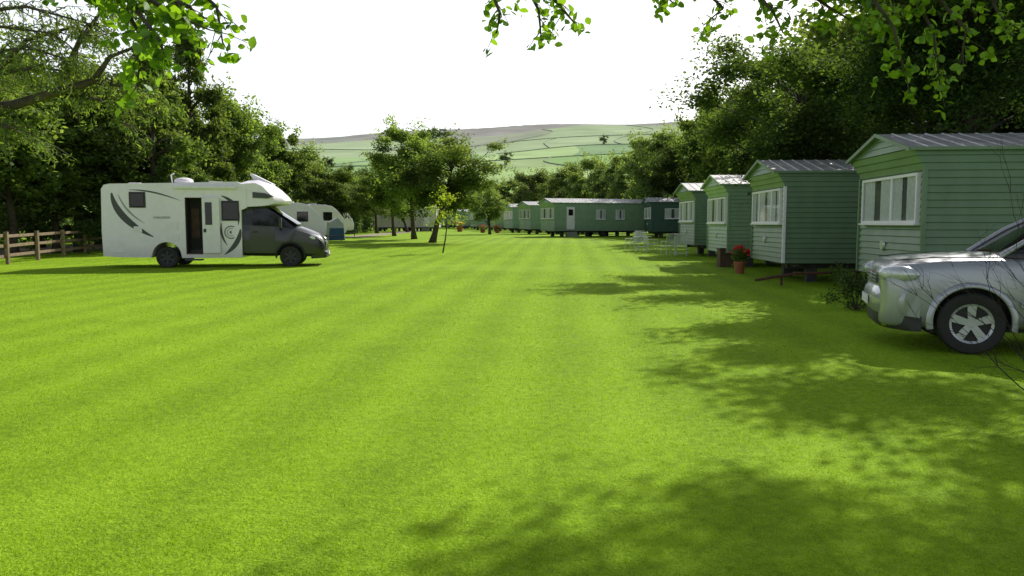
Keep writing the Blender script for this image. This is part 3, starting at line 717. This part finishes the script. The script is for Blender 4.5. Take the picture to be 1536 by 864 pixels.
    m=MB(); m.prism([(7.04,.56),(7.15,.56),(7.14,.86),(7.02,.92)],-.5,.5); g=m.obj('grille',e,m_plastic,bevel=.01)
    for z in(.62,.70,.78): MB().box(7.145,7.17,-.47,.47,z,z+.03).obj('grille_bar',g,m_chrome)
    m=MB(); m.prism([(6.65,.28),(7.17,.30),(7.21,.5),(7.10,.56),(6.7,.5)],-.93,.93,fx=lambda v:(v[0],v[1]*(1 if v[0]<6.9 else .84),v[2])); m.obj('bumper',e,m_plastic,bevel=.04)
    MB().box(7.205,7.215,-.26,.26,.40,.51).obj('number_plate',e,m_whiteplain)
    wheel(e,(2.0,-1.0,.36),.36,.24,-1,m_plastic,6); wheel(e,(2.0,1.0,.36),.36,.24,1,m_plastic,6)
    wheel(e,(5.98,-.9,.36),.36,.24,-1,m_plastic,6); wheel(e,(5.98,.9,.36),.36,.24,1,m_plastic,6)
    MB().box(.3,4.4,-.7,.7,.38,.6).obj('chassis',e,m_steel); MB().box(2.62,3.16,-1.35,-1.1,.26,.31).obj('step',e,m_steel)
    for s in(-1,1): MB().box(-.03,0.01,s*.85-.1,s*.85+.1,.9,1.2).obj('tail_lamp',e,m_red)
    e.rotation_euler=(0,0,yaw); e.location=(X(153,25.3)-.16,25.3+1.15,0)
motorhome()
# ---------------------------------------------------------------- static caravans
def caravan(L,mat,label,name='static_caravan',door=False,sidewins=(),frontwin=True,group='green static caravans around the field',trim='green',nwin=2,detail=True,fw=(.16,2.84)):
    Wd=3.0; z0=.50; z1=2.80; rise=.36
    e=thing(name,label,'caravan',group=group)
    def xf(z): return -.02 if z<2.42 else -.02-.22*(z-2.42)/(z1-2.42)
    m=MB(); nb=18; rings=[]
    for i in range(nb):
        a=z0+(z1-z0)*i/nb; b_=z0+(z1-z0)*(i+1)/nb
        for z,o in((a,.030),(b_-.010,0.)):
            rings.append([(xf(z)-o,-o,z),(L+o,-o,z),(L+o,Wd+o,z),(xf(z)-o,Wd+o,z)])
    m.loft(rings)
    for xx,s in((xf(z1),-1),(L,1)):
        nbg=3
        for k in range(nbg):
            za=rise*k/nbg; zb=rise*(k+1)/nbg
            ya=Wd/2*(za/rise); yb=Wd/2*(zb/rise)
            o=.02
            vs=[(xx+s*o,ya,z1+za),(xx+s*o,Wd-ya,z1+za),(xx+s*.002,Wd-yb,z1+zb),(xx+s*.002,yb,z1+zb),
                (xx-s*.05,ya,z1+za),(xx-s*.05,Wd-ya,z1+za),(xx-s*.05,Wd-yb,z1+zb),(xx-s*.05,yb,z1+zb)]
            m.add(vs,[(0,1,2,3),(4,7,6,5),(0,4,5,1),(1,5,6,2),(3,2,6,7),(0,3,7,4)])
    m.obj('wall',e,mat)
    m=MB(); ov=.07; x0=xf(z1)-.09; x1=L+.10
    for s in(0,1):
        ye=-ov if s==0 else Wd+ov; ze=z1-ov*rise/1.5+.02; zr=z1+rise+.03
        m.add([(x0,ye,ze),(x1,ye,ze),(x1,Wd/2,zr),(x0,Wd/2,zr),(x0,ye,ze-.03),(x1,ye,ze-.03),(x1,Wd/2,zr-.03),(x0,Wd/2,zr-.03)],
              [(0,1,2,3),(4,7,6,5),(0,4,5,1),(1,5,6,2),(2,6,7,3),(3,7,4,0)])
        if detail:
            n=int((x1-x0)/.30)
            for k in range(1,n):
                xx=x0+(x1-x0)*k/n
                m.add([(xx-.02,ye,ze),(xx+.02,ye,ze),(xx+.02,Wd/2,zr),(xx-.02,Wd/2,zr),(xx-.01,ye,ze+.018),(xx+.01,ye,ze+.018),(xx+.01,Wd/2,zr+.018),(xx-.01,Wd/2,zr+.018)],
                  [(4,5,6,7),(0,4,7,3),(1,2,6,5),(0,1,5,4),(3,7,6,2)])
    m.obj('roof',e,m_roof)
    for ye in(-ov-.02,Wd+ov): MB().box(x0,x1,ye,ye+.02,z1-.05,z1+.005).obj('gutter',e,mat)
    for xx in(x0-.02,x1):
        m=MB()
        ys=[-ov,Wd/2,Wd+ov]; zt=[z1+.0,z1+rise+.045,z1+.0]
        vs=[]
        for y_,z_ in zip(ys,zt): vs+=[(xx,y_,z_-.07),(xx+.02,y_,z_-.07),(xx+.02,y_,z_),(xx,y_,z_)]
        m.add(vs,[(0,1,2,3),(8,11,10,9)]+[(4*i+k,4*i+4+k,4*i+4+(k+1)%4,4*i+(k+1)%4) for i in range(2) for k in range(4)])
        m.obj('bargeboard',e,mat)
    if trim:
        for yy in(-.045,Wd-.01):
            MB().box(-.075,.0,yy,yy+.055,z0,2.42).obj('corner_trim',e,m_whiteplain if (trim=='white' and yy<0) else mat,bevel=.008)
            MB().box(L-.02,L+.05,yy,yy+.055,z0,z1).obj('corner_trim',e,mat,bevel=.008)
    def window(axis,a0,a1,zz0,zz1,panes):
        t=.05
        fr=MB();cu=MB();gl=MB();bk=MB()
        def B(mb,u0,u1,w0,w1,za,zb,mi=0):
            if axis=='x': mb.box(u0,u1,-w1,-w0,za,zb,mi)
            else: mb.box(-.02-w1,-.02-w0,u0,u1,za,zb,mi)
        B(bk,a0+.01,a1-.01,.033,.038,zz0+.01,zz1-.01)
        for q in[(a0,a1,zz0,zz0+t),(a0,a1,zz1-t,zz1),(a0,a0+t,zz0+t,zz1-t),(a1-t,a1,zz0+t,zz1-t)]: B(fr,q[0],q[1],.0,.095,q[2],q[3])
        w=(a1-a0)
        cuts=[a0+w*c for c in panes]
        for c in cuts: B(fr,c-t*.6,c+t*.6,.0,.10,zz0+t,zz1-t)
        B(fr,a0-.03,a1+.03,.0,.13,zz0-.035,zz0)
        gz=[(a0+t,zz0+t),(a1-t,zz0+t),(a1-t,zz1-t),(a0+t,zz1-t)]
        gl.add([(u,-.080,z) if axis=='x' else (-.100,u,z) for u,z in gz],[(0,1,2,3) if axis=='x' else (3,2,1,0)])
        edges=[a0+t]+cuts+[a1-t]
        for i in range(len(edges)-1):
            A,Bb=edges[i]+.03,edges[i+1]-.03
            for (s0,s1) in((A,A+(Bb-A)*.42),(Bb-(Bb-A)*.36,Bb)):
                n=14; L_=[]
                for k in range(n+1):
                    L_.append((s0+(s1-s0)*k/n,.046+.020*(k%2)))
                vs=[]
                for u,w_ in L_:
                    for za in(zz0+t,zz1-t):
                        vs.append((u,-w_,za) if axis=='x' else (-.02-w_,u,za))
                cu.add(vs,[(2*k,2*k+2,2*k+3,2*k+1) for k in range(n)])
        wo=fr.obj('window',e,m_whiteplain)
        bk.obj('backing',wo,m_shade); gl.obj('glass',wo,m_glass); cu.obj('curtain',wo,m_curtain)
    if frontwin: window('y',fw[0],fw[1],1.50,2.38,{2:[.42],3:[.28,.72],4:[.25,.5,.75]}[nwin])
    for (a,b_,c,d) in sidewins: window('x',a,b_,c,d,[])
    if door:
        a=door
        dd=MB().box(a,a+.72,-.07,-.022,.62,2.45).obj('door',e,m_whiteplain,bevel=.01,label='white caravan door')
        MB().box(a+.16,a+.56,-.08,-.071,1.75,2.25).obj('window',dd,m_tint); MB().tube([(a+.62,-.1,1.3),(a+.62,-.1,1.45)],.015,6).obj('handle',dd,m_chrome)
        m=MB(); m.box(a-.1,a+.8,-.7,-.05,0,.22); m.box(a-.1,a+.8,-.4,-.05,.22,.42); m.obj('step',e,m_stone)
    if detail:
        MB().lathe([(.001,-.03),(.09,-.03),(.11,0)],(-.045,1.7,1.08),axis='x',n=16).obj('vent',e,m_alloy)
    m=MB(); m.box(.2,L-.2,.45,.6,.34,.5); m.box(.2,L-.2,Wd-.6,Wd-.45,.34,.5)
    for k in range(5): m.box(.3+k*(L-.7)/4,.42+k*(L-.7)/4,.1,Wd-.1,.40,.5)
    for xx in (.7,L/2-1.4,L/2+1.4,L-.9):
        for yy in(.4,Wd-.65): m.box(xx,xx+.25,yy,yy+.25,-.02,.35)
    m.obj('chassis',e,m_steel)
    for yy,s in((.32,-1),(Wd-.32,1)): wheel(e,(L/2,yy,.30),.30,.18,s,m_steel,4)
    return e
def place(e,x,y,rz=0): e.location=(x,y,GZ(y)); e.rotation_euler=(0,0,rz)
c=caravan(9,m_green,'green clad static caravan with white framed window beside silver car',fw=(.12,2.72)); place(c,7.14,13.3,rad(-5))
c=caravan(9,m_green,'green static caravan with white corner post and flower pot',nwin=3,trim='white'); place(c,6.86,19.3,rad(-3))
c=caravan(8.5,m_green2,'green static caravan with bright metal roof',nwin=2); place(c,7.28,25.8,rad(-2))
c=caravan(8.5,m_green,'small green static caravan behind garden chairs',nwin=3); place(c,7.80,32.6,rad(0))
c=caravan(8.8,m_green2,'long green static caravan with white door and small windows',door=1.0,sidewins=[(3.7,4.5,1.45,2.25),(5.5,6.3,1.45,2.25)]); place(c,3.5,62.5,rad(20))
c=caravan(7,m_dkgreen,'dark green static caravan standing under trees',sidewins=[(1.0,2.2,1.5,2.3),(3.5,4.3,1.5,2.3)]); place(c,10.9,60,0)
far=caravan(8.5,m_green2,'green static caravan in the far row',sidewins=[(1.2,2.4,1.5,2.3),(4,4.8,1.5,2.3)],door=6,nwin=3); place(far,X(797,74),74,rad(22))
for px,d in[(770,84),(743,95),(716,108),(692,122),(668,138)]:
    q=dup(far,(X(px,d),d,GZ(d)),rad(20))
cr=caravan(8,m_cream,'cream static caravan behind the fruit trees',sidewins=[(1,2.2,1.5,2.3),(4,5,1.5,2.3)],door=6.4,group='cream caravans at the far end'); place(cr,X(560,96),96,rad(-6))
dup(cr,(X(500,112),114,GZ(112)),rad(4))
# ---------------------------------------------------------------- touring caravans
def tourer(label):
    e=thing('touring_caravan',label,'caravan',group='touring caravans parked by the trees')
    prof=[(0,.45),(-.05,1.0),(.15,1.5),(.75,2.2),(1.1,2.45),(1.6,2.55),(4.2,2.6),(5.2,2.55),(5.5,2.3),(5.6,1.2),(5.5,.42)]
    prof+=[(3.35,.36)]+arc(2.9,.36,.40,0,180,10)+[(2.45,.36),(.3,.38)]
    MB().prism(prof,-1.12,1.12).obj('body',e,m_white,bevel=.08)
    for x0,x1,z0,z1 in[(1.1,1.8,1.35,2.0),(3.4,4.3,1.35,2.0)]:
        for s in(-1,1): MB().box(x0,x1,s*1.13-.02,s*1.13+.02,z0,z1).obj('window',e,m_tint,bevel=.03)
    MB().box(2.0,2.6,-1.15,-1.11,.5,2.35).obj('door',e,m_whiteplain,bevel=.01)
    m=MB(); m.add([(.13,-.95,1.55),(.13,.95,1.55),(.60,.9,2.10),(.60,-.9,2.10)],[(0,1,2,3)]); m.obj('front_window',e,m_tint)
    m=MB(); m.prism([(.2,.85),(4.9,.7),(5.3,.78),(.2,.98)],-1.125,-1.121); m.obj('decal',e,m_decal2)
    for s in(-1,1): wheel(e,(2.9,s*1.0,.32),.32,.18,s,m_alloy,5)
    m=MB(); m.tube([(.3,-.6,.42),(-1.2,0,.42)],.04,6); m.tube([(.3,.6,.42),(-1.2,0,.42)],.04,6); m.tube([(-1.0,0,.6),(-1.0,0,.1)],.03,6); m.obj('drawbar',e,m_steel)
    MB().box(2.0,2.6,-.3,.3,2.56,2.66).obj('roof_vent',e,m_whiteplain,bevel=.03)
    return e
t1=tourer('white touring caravan with large dark windows parked under trees'); t1.location=(X(484,50),51,GZ(50)); t1.rotation_euler=(0,0,rad(180+14))
t2=dup(t1,(X(505,58),60,GZ(59)),rad(180+30))
t3=dup(t1,(X(513,72),75,GZ(74)),rad(180+40))
def awning():
    e=thing('awning','blue and grey fabric awning beside a touring caravan','tent',(X(506,56),55.5,GZ(55)),rad(20))
    MB().prism([(-.6,0),(.6,0),(.5,1.2),(.1,1.6),(-.5,1.25)],-.8,.8).obj('canopy',e,m_greyfab,bevel=.05)
    MB().prism([(-.55,0),(.55,0),(.5,.85),(-.5,.85)],-.83,-.815).obj('side_panel',e,m_bluefab)
awning()
# ---------------------------------------------------------------- fence
def fence():
    e=thing('wooden_fence','brown weathered post and rail fence along the gravel track','fence')
    A=Vector((-17.2,22.5)); B=Vector((-22.0,48.)); n=10
    P=[A.lerp(B,i/n) for i in range(n+1)]
    for i,p in enumerate(P):
        z=GZ(p.y); h=1.18+random.uniform(-.03,.03)
        m=MB(); t=.055; m.box(p.x-t,p.x+t,p.y-t,p.y+t,z-.1,z+h); m.obj('post',e,m_wood,bevel=.012)
    for k,zz in enumerate((.30,.66,1.02)):
        for i in range(n):
            a,b=P[i],P[i+1]; m=MB(); d=(b-a).normalized(); nn=Vector((-d.y,d.x)); off=-.075
            vs=[]
            ja,jb=random.uniform(-.02,.02),random.uniform(-.02,.02)
            for p,j in((a,ja),(b,jb)):
                for o_ in(off-.018,off+.018):
                    for q in(-.055,.055):
                        pp=Vector((p.x,p.y))+nn*(-o_)
                        vs.append((pp.x,pp.y,GZ(p.y)+zz+q+j))
            m.add(vs,[(0,1,3,2),(4,6,7,5),(0,4,5,1),(2,3,7,6),(0,2,6,4),(1,5,7,3)]); m.obj('rail',e,m_wood,bevel=.006)
fence()
# ---------------------------------------------------------------- garden furniture
def chair(label):
    e=thing('garden_chair',label,'chair',group='garden chairs on the lawn')
    m=MB(); r=.014
    for s in(-.25,.25):
        m.tube([(s,-.26,0),(s,-.24,.40),(s,-.26,.60),(s,.22,.62)],r,6); m.tube([(s,.30,0),(s,.20,.40),(s,.34,.95)],r,6); m.tube([(s,-.24,.40),(s,.2,.40)],r,6)
    m.tube([(-.25,.34,.95),(.25,.34,.95)],r,6); m.tube([(-.25,-.24,.40),(.25,-.24,.40)],r,6); m.tube([(-.25,.3,.12),(.25,.3,.12)],r,6)
    m.obj('frame',e,m_chair,smooth=40)
    MB().box(-.24,.24,-.24,.2,.395,.41).obj('seat',e,m_mesh)
    m=MB()
    for k in range(9):
        x=-.235+k*.053
        m.add([(x,.205,.44),(x+.032,.205,.44),(x+.032,.33,.93),(x,.33,.93)],[(0,1,2,3)])
    m.obj('backrest',e,m_mesh)
    return e
c1=chair('pale metal garden chair standing on the lawn')
def pl(o,px,d,rz): o.location=(X(px,d),d,GZ(d)); o.rotation_euler=(0,0,rz)
pl(c1,1003,34.0,rad(195))
for px,d,rz in[(1021,33.5,165),(976,36.5,100),(948,38,-70),(962,40,10)]:
    dup(c1,(X(px,d),d,GZ(d)),rad(rz))
def table(px,d):
    e=thing('garden_table','round pale metal garden table on the lawn','table',(X(px,d),d,GZ(d)))
    MB().lathe([(.001,.70),(.45,.70),(.46,.715),(.45,.73),(.001,.73)],(0,0,0),axis='z').obj('table_top',e,m_chair,smooth=40)
    for k in range(4):
        a=k*math.pi/2+.6; MB().tube([(.12*math.cos(a),.12*math.sin(a),.70),(.15*math.cos(a),.15*math.sin(a),.35),(.40*math.cos(a),.40*math.sin(a),0)],.014,6).obj('leg',e,m_chair)
table(963,37.8)
def pot(px,d,label,h=.42,r=.24,red=90):
    e=thing('flower_pot',label,'plant pot',(X(px,d),d,GZ(d)),group='potted red flowers')
    MB().lathe([(.001,0),(r*.7,0),(r*.95,h*.85),(r*1.08,h*.85),(r*1.08,h),(r*.9,h),(r*.88,h*.9),(.001,h*.9)],(0,0,0),axis='z').obj('pot',e,m_terra,smooth=35)
    rng=np.random.default_rng(int(px)); n=900
    q=rng.normal(size=(n,3)); q/=np.linalg.norm(q,axis=1)[:,None]; P=q*np.array([r*1.5,r*1.5,.24])*rng.uniform(.3,1,(n,1))+np.array([0,0,h+.18])
    o=bpy.data.objects.new('foliage',leafcloud('pf',P,.07,rng,m_leafA,rng.uniform(.2,1,n))); o.parent=e; link(o)
    C=rng.normal(size=(red,3)); C/=np.linalg.norm(C,axis=1)[:,None]; C[:,2]=np.abs(C[:,2])*.9
    C=C*np.array([r*1.6,r*1.6,.28])+np.array([0,0,h+.2])
    P=C[rng.integers(0,red,red*14)]+rng.normal(size=(red*14,3))*.022
    o=bpy.data.objects.new('flowers',leafcloud('petals',P,.045,rng,m_red,rng.uniform(0,1,len(P)),elong=1.1)); o.parent=e; link(o)
pot(1110,23.0,'terracotta pot of red flowers beside a green caravan',.36,.18,34)
pot(690,92,'red flowers in a pot beside far caravans',.7,.4,90)
pot(724,84,'red flowers in a pot on the lawn edge',.4,.3,50)
pot(746,82,'red flowers in a pot by a caravan',.35,.28,40)
def barrel():
    e=thing('wooden_planter','brown wooden planter box beside a green caravan','planter',(X(1077,27),26.2,0))
    m=MB()
    for k in range(6): m.box(-.2+k*.067,-.2+k*.067+.06,-.2,.2,0,.62)
    m.obj('box',e,m_brown,bevel=.008); MB().box(-.23,.23,-.23,.23,.62,.66).obj('rim',e,m_brown)
barrel()
def towframe():
    e=thing('towing_frame','rusty dark red towing frame lying beside a green caravan','trailer part',(X(1165,18.6),18.5,0))
    m=MB(); m.tube([(-.5,.1,.12),(.4,-.15,.30),(1.9,-.2,.34)],.035,6); m.tube([(-.5,.1,.12),(.5,.35,.26),(1.9,.4,.30)],.035,6); m.tube([(.9,-.2,.32),(.95,.38,.28)],.03,6); m.tube([(1.8,-.2,.34),(1.8,-.2,0)],.03,6); m.tube([(.1,0,.2),(.1,0,0)],.03,6)
    m.obj('frame',e,m_redsteel,smooth=40)
towframe()
def shrub(x,y,r,h,n,label,mat=m_leafA,ls=.06,name='shrub'):
    e=thing(name,label,'plant',(x,y,GZ(y))); rng=np.random.default_rng(int(x*100+y))
    k=12; C=rng.normal(size=(k,3))*np.array([r*.5,r*.5,h*.22])+np.array([0,0,h*.5]); C[:,2]=np.abs(C[:,2])
    P=C[rng.integers(0,k,n)]+rng.normal(size=(n,3))*r*.22; P=P[P[:,2]>0.02]
    o=bpy.data.objects.new('foliage',leafcloud('sf',P,ls,rng,mat,rng.uniform(0,1,len(P)))); o.parent=e; link(o)
    m=MB()
    for c_ in C: m.tube([(0,0,-.03),tuple(c_*.5),tuple(c_)],[.012,.008,.003],4,cap=False)
    m.obj('stem',e,m_bark)
shrub(X(1283,13.3),13.2,.30,.6,1600,'low leafy shrub at the corner of a green caravan',m_leafB)
shrub(X(1270,18.2),17.9,.5,.5,1200,'low green shrub beside a green caravan',m_leafB)
# ---------------------------------------------------------------- silver car
def car():
    e=thing('parked_car','silver four wheel drive car parked on the shaded lawn','car')
    def ring(x,w,zb,zm,zs,zt):
        half=[(0,zb),(w*.86,zb),(w*.97,zb+.05),(w,zm),(w*.985,zs-.10),(w*.93,zs-.015),(w*.82,zs+.005),(w*.45,zt-.005),(0,zt)]
        return [(x,-y,z) for y,z in half]+[(x,y,z) for y,z in reversed(half[1:-1])]
    st=[(.0,.60,.36,.55,.84,.87),(.015,.70,.29,.55,.925,.96),(.06,.79,.27,.55,.99,1.03),(.16,.845,.26,.56,1.035,1.08),(.5,.875,.26,.58,1.065,1.12),(.9,.885,.28,.6,1.085,1.145),(1.30,.885,.28,.6,1.10,1.165),(1.8,.885,.28,.6,1.10,1.12),(2.6,.885,.28,.6,1.11,1.12),(3.5,.885,.28,.6,1.12,1.13),(4.1,.87,.30,.6,1.12,1.13),(4.38,.83,.32,.6,1.08,1.09),(4.47,.76,.36,.6,1.0,1.01)]
    b=MB().loft([ring(*s) for s in st]).obj('body',e,m_silver)
    ss=b.modifiers.new('s','SUBSURF'); ss.levels=2; ss.render_levels=2
    ct=MB().lathe([(.001,-1.2),(.405,-1.2),(.405,1.2),(.001,1.2)],(.93,0,.37),n=40); ct.lathe([(.001,-1.2),(.405,-1.2),(.405,1.2),(.001,1.2)],(3.55,0,.37),n=40)
    c=boolean(b,ct); bake(b,32); bpy.data.objects.remove(c)
    for x in(.93,3.55): MB().box(x-.5,x+.5,-.66,.66,.35,.95).obj('wheel_well',e,m_dark)
    MB().box(.3,4.2,-.6,.6,.24,.4).obj('underbody',e,m_dark)
    def gr(x,w0,z0,w1,z1):
        half=[(0,z0-.03),(w0,z0-.02),(w0,z0+.02),((w0+w1)/2+.015,(z0+z1)/2),(w1,z1-.02),(w1*.8,z1),(0,z1+.012)]
        return [(x,-y,z) for y,z in half]+[(x,y,z) for y,z in reversed(half[1:-1])]
    gs=[(1.26,.70,1.13,.66,1.17),(1.60,.80,1.11,.68,1.40),(1.95,.83,1.11,.66,1.60),(2.2,.84,1.11,.65,1.645),(3.0,.84,1.12,.65,1.66),(3.8,.84,1.12,.64,1.63),(4.1,.82,1.12,.62,1.58),(4.36,.76,1.10,.58,1.2)]
    MB().loft([gr(*s) for s in gs]).obj('windscreen',e,m_tint,smooth=50)
    def rr_(x,w,z): 
        return [(x,-w,z-.05),(x,-w*.93,z-.01),(x,-w*.5,z+.022),(x,0,z+.03),(x,w*.5,z+.022),(x,w*.93,z-.01),(x,w,z-.05)]
    rs=[rr_(2.0,.675,1.63),rr_(2.3,.685,1.665),(rr_(3.0,.69,1.675)),rr_(3.8,.68,1.65),rr_(4.15,.65,1.59)]
    m=MB(); vs=[p for r_ in rs for p in r_]; m.add(vs,[(i*7+k,(i+1)*7+k,(i+1)*7+k+1,i*7+k+1) for i in range(4) for k in range(6)]); ro=m.obj('roof',e,m_silver,smooth=50)
    so=ro.modifiers.new('s','SOLIDIFY'); so.thickness=.03
    for s in(-1,1):
        for pts,r_ in [([(1.22,s*.76,1.13),(1.62,s*.735,1.42),(2.01,s*.675,1.63)],.03),([(2.75,s*.86,1.12),(2.76,s*.69,1.62)],.035),([(3.6,s*.86,1.12),(3.7,s*.69,1.61)],.035),([(4.3,s*.80,1.12),(4.12,s*.66,1.58)],.06)]:
            MB().tube(pts,r_,8).obj('pillar',e,m_silver,smooth=50)
        m=MB(); m.tube([(1.82,s*.86,1.16),(1.8,s*.95,1.18)],.03,6); m.ell((1.78,s*1.0,1.22),(.07,.11,.085)); m.obj('mirror',e,m_silver,smooth=50)
        for x in(.93,3.55):
            m=MB()
            A=arc(x,.37,.47,-12,192,26); B=arc(x,.37,.40,192,-12,26)
            n=len(A); vs=[]
            for (a,z),(c_,d_) in zip(A,list(reversed(B))): vs+=[(a,s*.868,z),((a*.35+c_*.65),s*.905,(z*.35+d_*.65)),(c_,s*.898,d_),(c_,s*.84,d_)]
            m.add(vs,[(4*i+k,4*i+4+k,4*i+5+k,4*i+1+k) for i in range(n-1) for k in range(3)])
            m.obj('wheel_arch',e,m_silver,smooth=60)
        R_=Matrix.Rotation(s*rad(-60),3,'Z')
        hl=MB().ell((.165,s*.765,.905),(.095,.255,.112),n=28,rot=R_).obj('headlight',e,m_lens,smooth=60)
        MB().ell((.175,s*.752,.905),(.085,.235,.10),n=24,rot=R_).obj('reflector',hl,m_reflector,smooth=60)
        MB().ell((.075,s*.76,.905),(.03,.05,.05),n=16).obj('bulb',hl,m_whiteplain,smooth=60)
        MB().ell((.33,s*.868,.90),(.05,.012,.028),n=14).obj('indicator',hl,m_amber,smooth=60)
        MB().lathe([(.001,0),(.055,0),(.07,.02),(.075,.05)],(.03,s*.60,.335),axis='x',n=16).obj('fog_lamp',e,m_chrome,smooth=60)
        for x in(1.52,2.72,3.3): MB().box(x,x+.008,s*.884-.006,s*.884+.006,.44,1.04).obj('door_seam',e,m_dark)
        MB().box(1.45,3.1,s*.892-.012,s*.892+.012,.34,.42).obj('sill',e,m_plastic)
        MB().box(1.4,3.1,s*.90-.02,s*.90+.02,.55,.63).obj('side_moulding',e,m_silver,bevel=.012)
        MB().tube([(2.3,s*.60,1.71),(3.9,s*.60,1.70)],.018,6).obj('roof_rail',e,m_alloy)
        MB().tube([(.14,s*.66,1.060),(.5,s*.72,1.100),(1.3,s*.77,1.115)],.006,5).obj('bonnet_seam',e,m_dark)
    m=MB(); m.box(-.02,.05,-.40,.40,.77,.89); g=m.obj('grille',e,m_plastic,bevel=.02)
    m=MB(); 
    for z in(.79,.83,.87): m.box(-.026,-.018,-.38,.38,z,z+.008)
    m.lathe([(.055,-.04),(.065,-.04),(.065,-.025),(.05,-.025)],(0,0,.83),axis='x',n=20); m.box(-.04,-.025,-.075,.075,.82,.84)
    m.obj('badge',g,m_alloy)
    def bump(name,mat,W0,prof,x_off):
        rings=[]
        for k in range(25):
            s=-1+k/12.; y=s*W0; xx=x_off+.30*abs(s)**4.0
            rings.append([(xx+a,y,z) for a,z in prof])
        return MB().loft(rings).obj(name,e,mat,smooth=40)
    bump('bumper',m_silver,.865,[(.03,.42),(-.01,.47),(-.02,.60),(.005,.69),(.04,.735),(.16,.75),(.16,.40)],-.06)
    bump('lower_bumper',m_plastic,.845,[(.07,.24),(.02,.28),(.0,.38),(.0,.42),(.16,.43),(.16,.24)],-.035)
    MB().box(-.095,-.085,-.26,.26,.50,.61).obj('number_plate',e,m_whiteplain)
    for x in(.93,3.55):
        for s in(-1,1): wheel(e,(x,s*.775,.355),.355,.225,s,m_alloy,5,.10)
    e.location=(4.63,9.80,0); e.rotation_euler=(0,0,rad(-18))
car()
def bare():
    bx,by=4.55,6.2
    e=thing('bare_shrub','leafless twiggy shrub in front of the silver car','shrub',(bx,by,0)); r=random.Random(12); m=MB()
    def br(p,d,L,rad_,lev):
        pts=[p]; q=p
        for i in range(4):
            d=(d+Vector((r.uniform(-.25,.2),r.uniform(-.2,.2),r.uniform(-.15,.2)))).normalized(); q=q+d*L/4; pts.append(q)
        m.tube(pts,[rad_*(1-.18*i) for i in range(5)],4,cap=False)
        if lev<3:
            for k in range(4 if lev<2 else 3):
                i=r.randint(1,4); dd=(d+Vector((r.uniform(-.9,.6),r.uniform(-.5,.5),r.uniform(-.5,.8)))).normalized()
                br(pts[i],dd,L*r.uniform(.4,.65),rad_*.55,lev+1)
    for k in range(9): br(Vector((r.uniform(-.15,.2),r.uniform(-.1,.1),0)),Vector((r.uniform(-.85,.1),r.uniform(-.3,.3),r.uniform(.8,1.2))).normalized(),r.uniform(.8,1.2),.008,0)
    m.obj('stem',e,m_barkdk)
bare()
# ---------------------------------------------------------------- light, world, camera
sd=Vector((math.sin(AZ)*math.cos(EL),math.cos(AZ)*math.cos(EL),math.sin(EL)))
L=bpy.data.lights.new('sun','SUN'); L.energy=5.0; L.angle=rad(.5); L.color=(1,.95,.86)
lo=bpy.data.objects.new('sun',L); lo.rotation_euler=(-sd).to_track_quat('-Z','Y').to_euler(); link(lo)
w=bpy.data.worlds.new('World'); sc.world=w; w.use_nodes=True; t=w.node_tree; t.nodes.clear()
out=t.nodes.new('ShaderNodeOutputWorld')
sk=t.nodes.new('ShaderNodeTexSky'); sk.sky_type='NISHITA'; sk.sun_disc=False; sk.sun_elevation=EL; sk.sun_rotation=AZ; sk.dust_density=3; sk.altitude=200
b1=t.nodes.new('ShaderNodeBackground'); b1.inputs[1].default_value=.06; t.links.new(sk.outputs[0],b1.inputs[0])
tc=t.nodes.new('ShaderNodeTexCoord')
dp=t.nodes.new('ShaderNodeVectorMath'); dp.operation='DOT_PRODUCT'; dp.inputs[1].default_value=(.1,1,0); t.links.new(tc.outputs['Generated'],dp.inputs[0])
mr=t.nodes.new('ShaderNodeMapRange'); mr.inputs['From Min'].default_value=.25; mr.inputs['From Max'].default_value=.72; mr.inputs['To Min'].default_value=0; mr.inputs['To Max'].default_value=1
t.links.new(dp.outputs['Value'],mr.inputs[0])
sp=t.nodes.new('ShaderNodeSeparateXYZ'); t.links.new(tc.outputs['Generated'],sp.inputs[0])
el=t.nodes.new('ShaderNodeMapRange'); el.inputs['From Min'].default_value=.36; el.inputs['From Max'].default_value=.62; el.inputs['To Min'].default_value=1; el.inputs['To Max'].default_value=.15
t.links.new(sp.outputs['Z'],el.inputs[0])
mu=t.nodes.new('ShaderNodeMath'); mu.operation='MULTIPLY'; t.links.new(mr.outputs[0],mu.inputs[0]); t.links.new(el.outputs[0],mu.inputs[1])
hzn=t.nodes.new('ShaderNodeMapRange'); hzn.inputs['From Min'].default_value=0; hzn.inputs['From Max'].default_value=.7; hzn.inputs['To Min'].default_value=.70; hzn.inputs['To Max'].default_value=.11
t.links.new(sp.outputs['Z'],hzn.inputs[0])
mxv=t.nodes.new('ShaderNodeMix'); mxv.data_type='FLOAT'; t.links.new(mu.outputs[0],mxv.inputs[0]); t.links.new(hzn.outputs[0],mxv.inputs[2]); mxv.inputs[3].default_value=.97
b2=t.nodes.new('ShaderNodeBackground'); b2.inputs[0].default_value=(.97,.98,1,1); t.links.new(mxv.outputs[0],b2.inputs[1])
ad=t.nodes.new('ShaderNodeAddShader'); t.links.new(b1.outputs[0],ad.inputs[0]); t.links.new(b2.outputs[0],ad.inputs[1]); t.links.new(ad.outputs[0],out.inputs[0])
cam=bpy.data.cameras.new('camera'); cam.sensor_width=36; cam.lens=36*F/1536; cam.clip_end=8000; cam.clip_start=.05
co=bpy.data.objects.new('camera',cam); co.location=(0,0,H_CAM); co.rotation_euler=(rad(90)-PITCH,0,0); link(co); sc.camera=co
sc.view_settings.view_transform='Standard'; sc.view_settings.look='None'; sc.view_settings.exposure=0
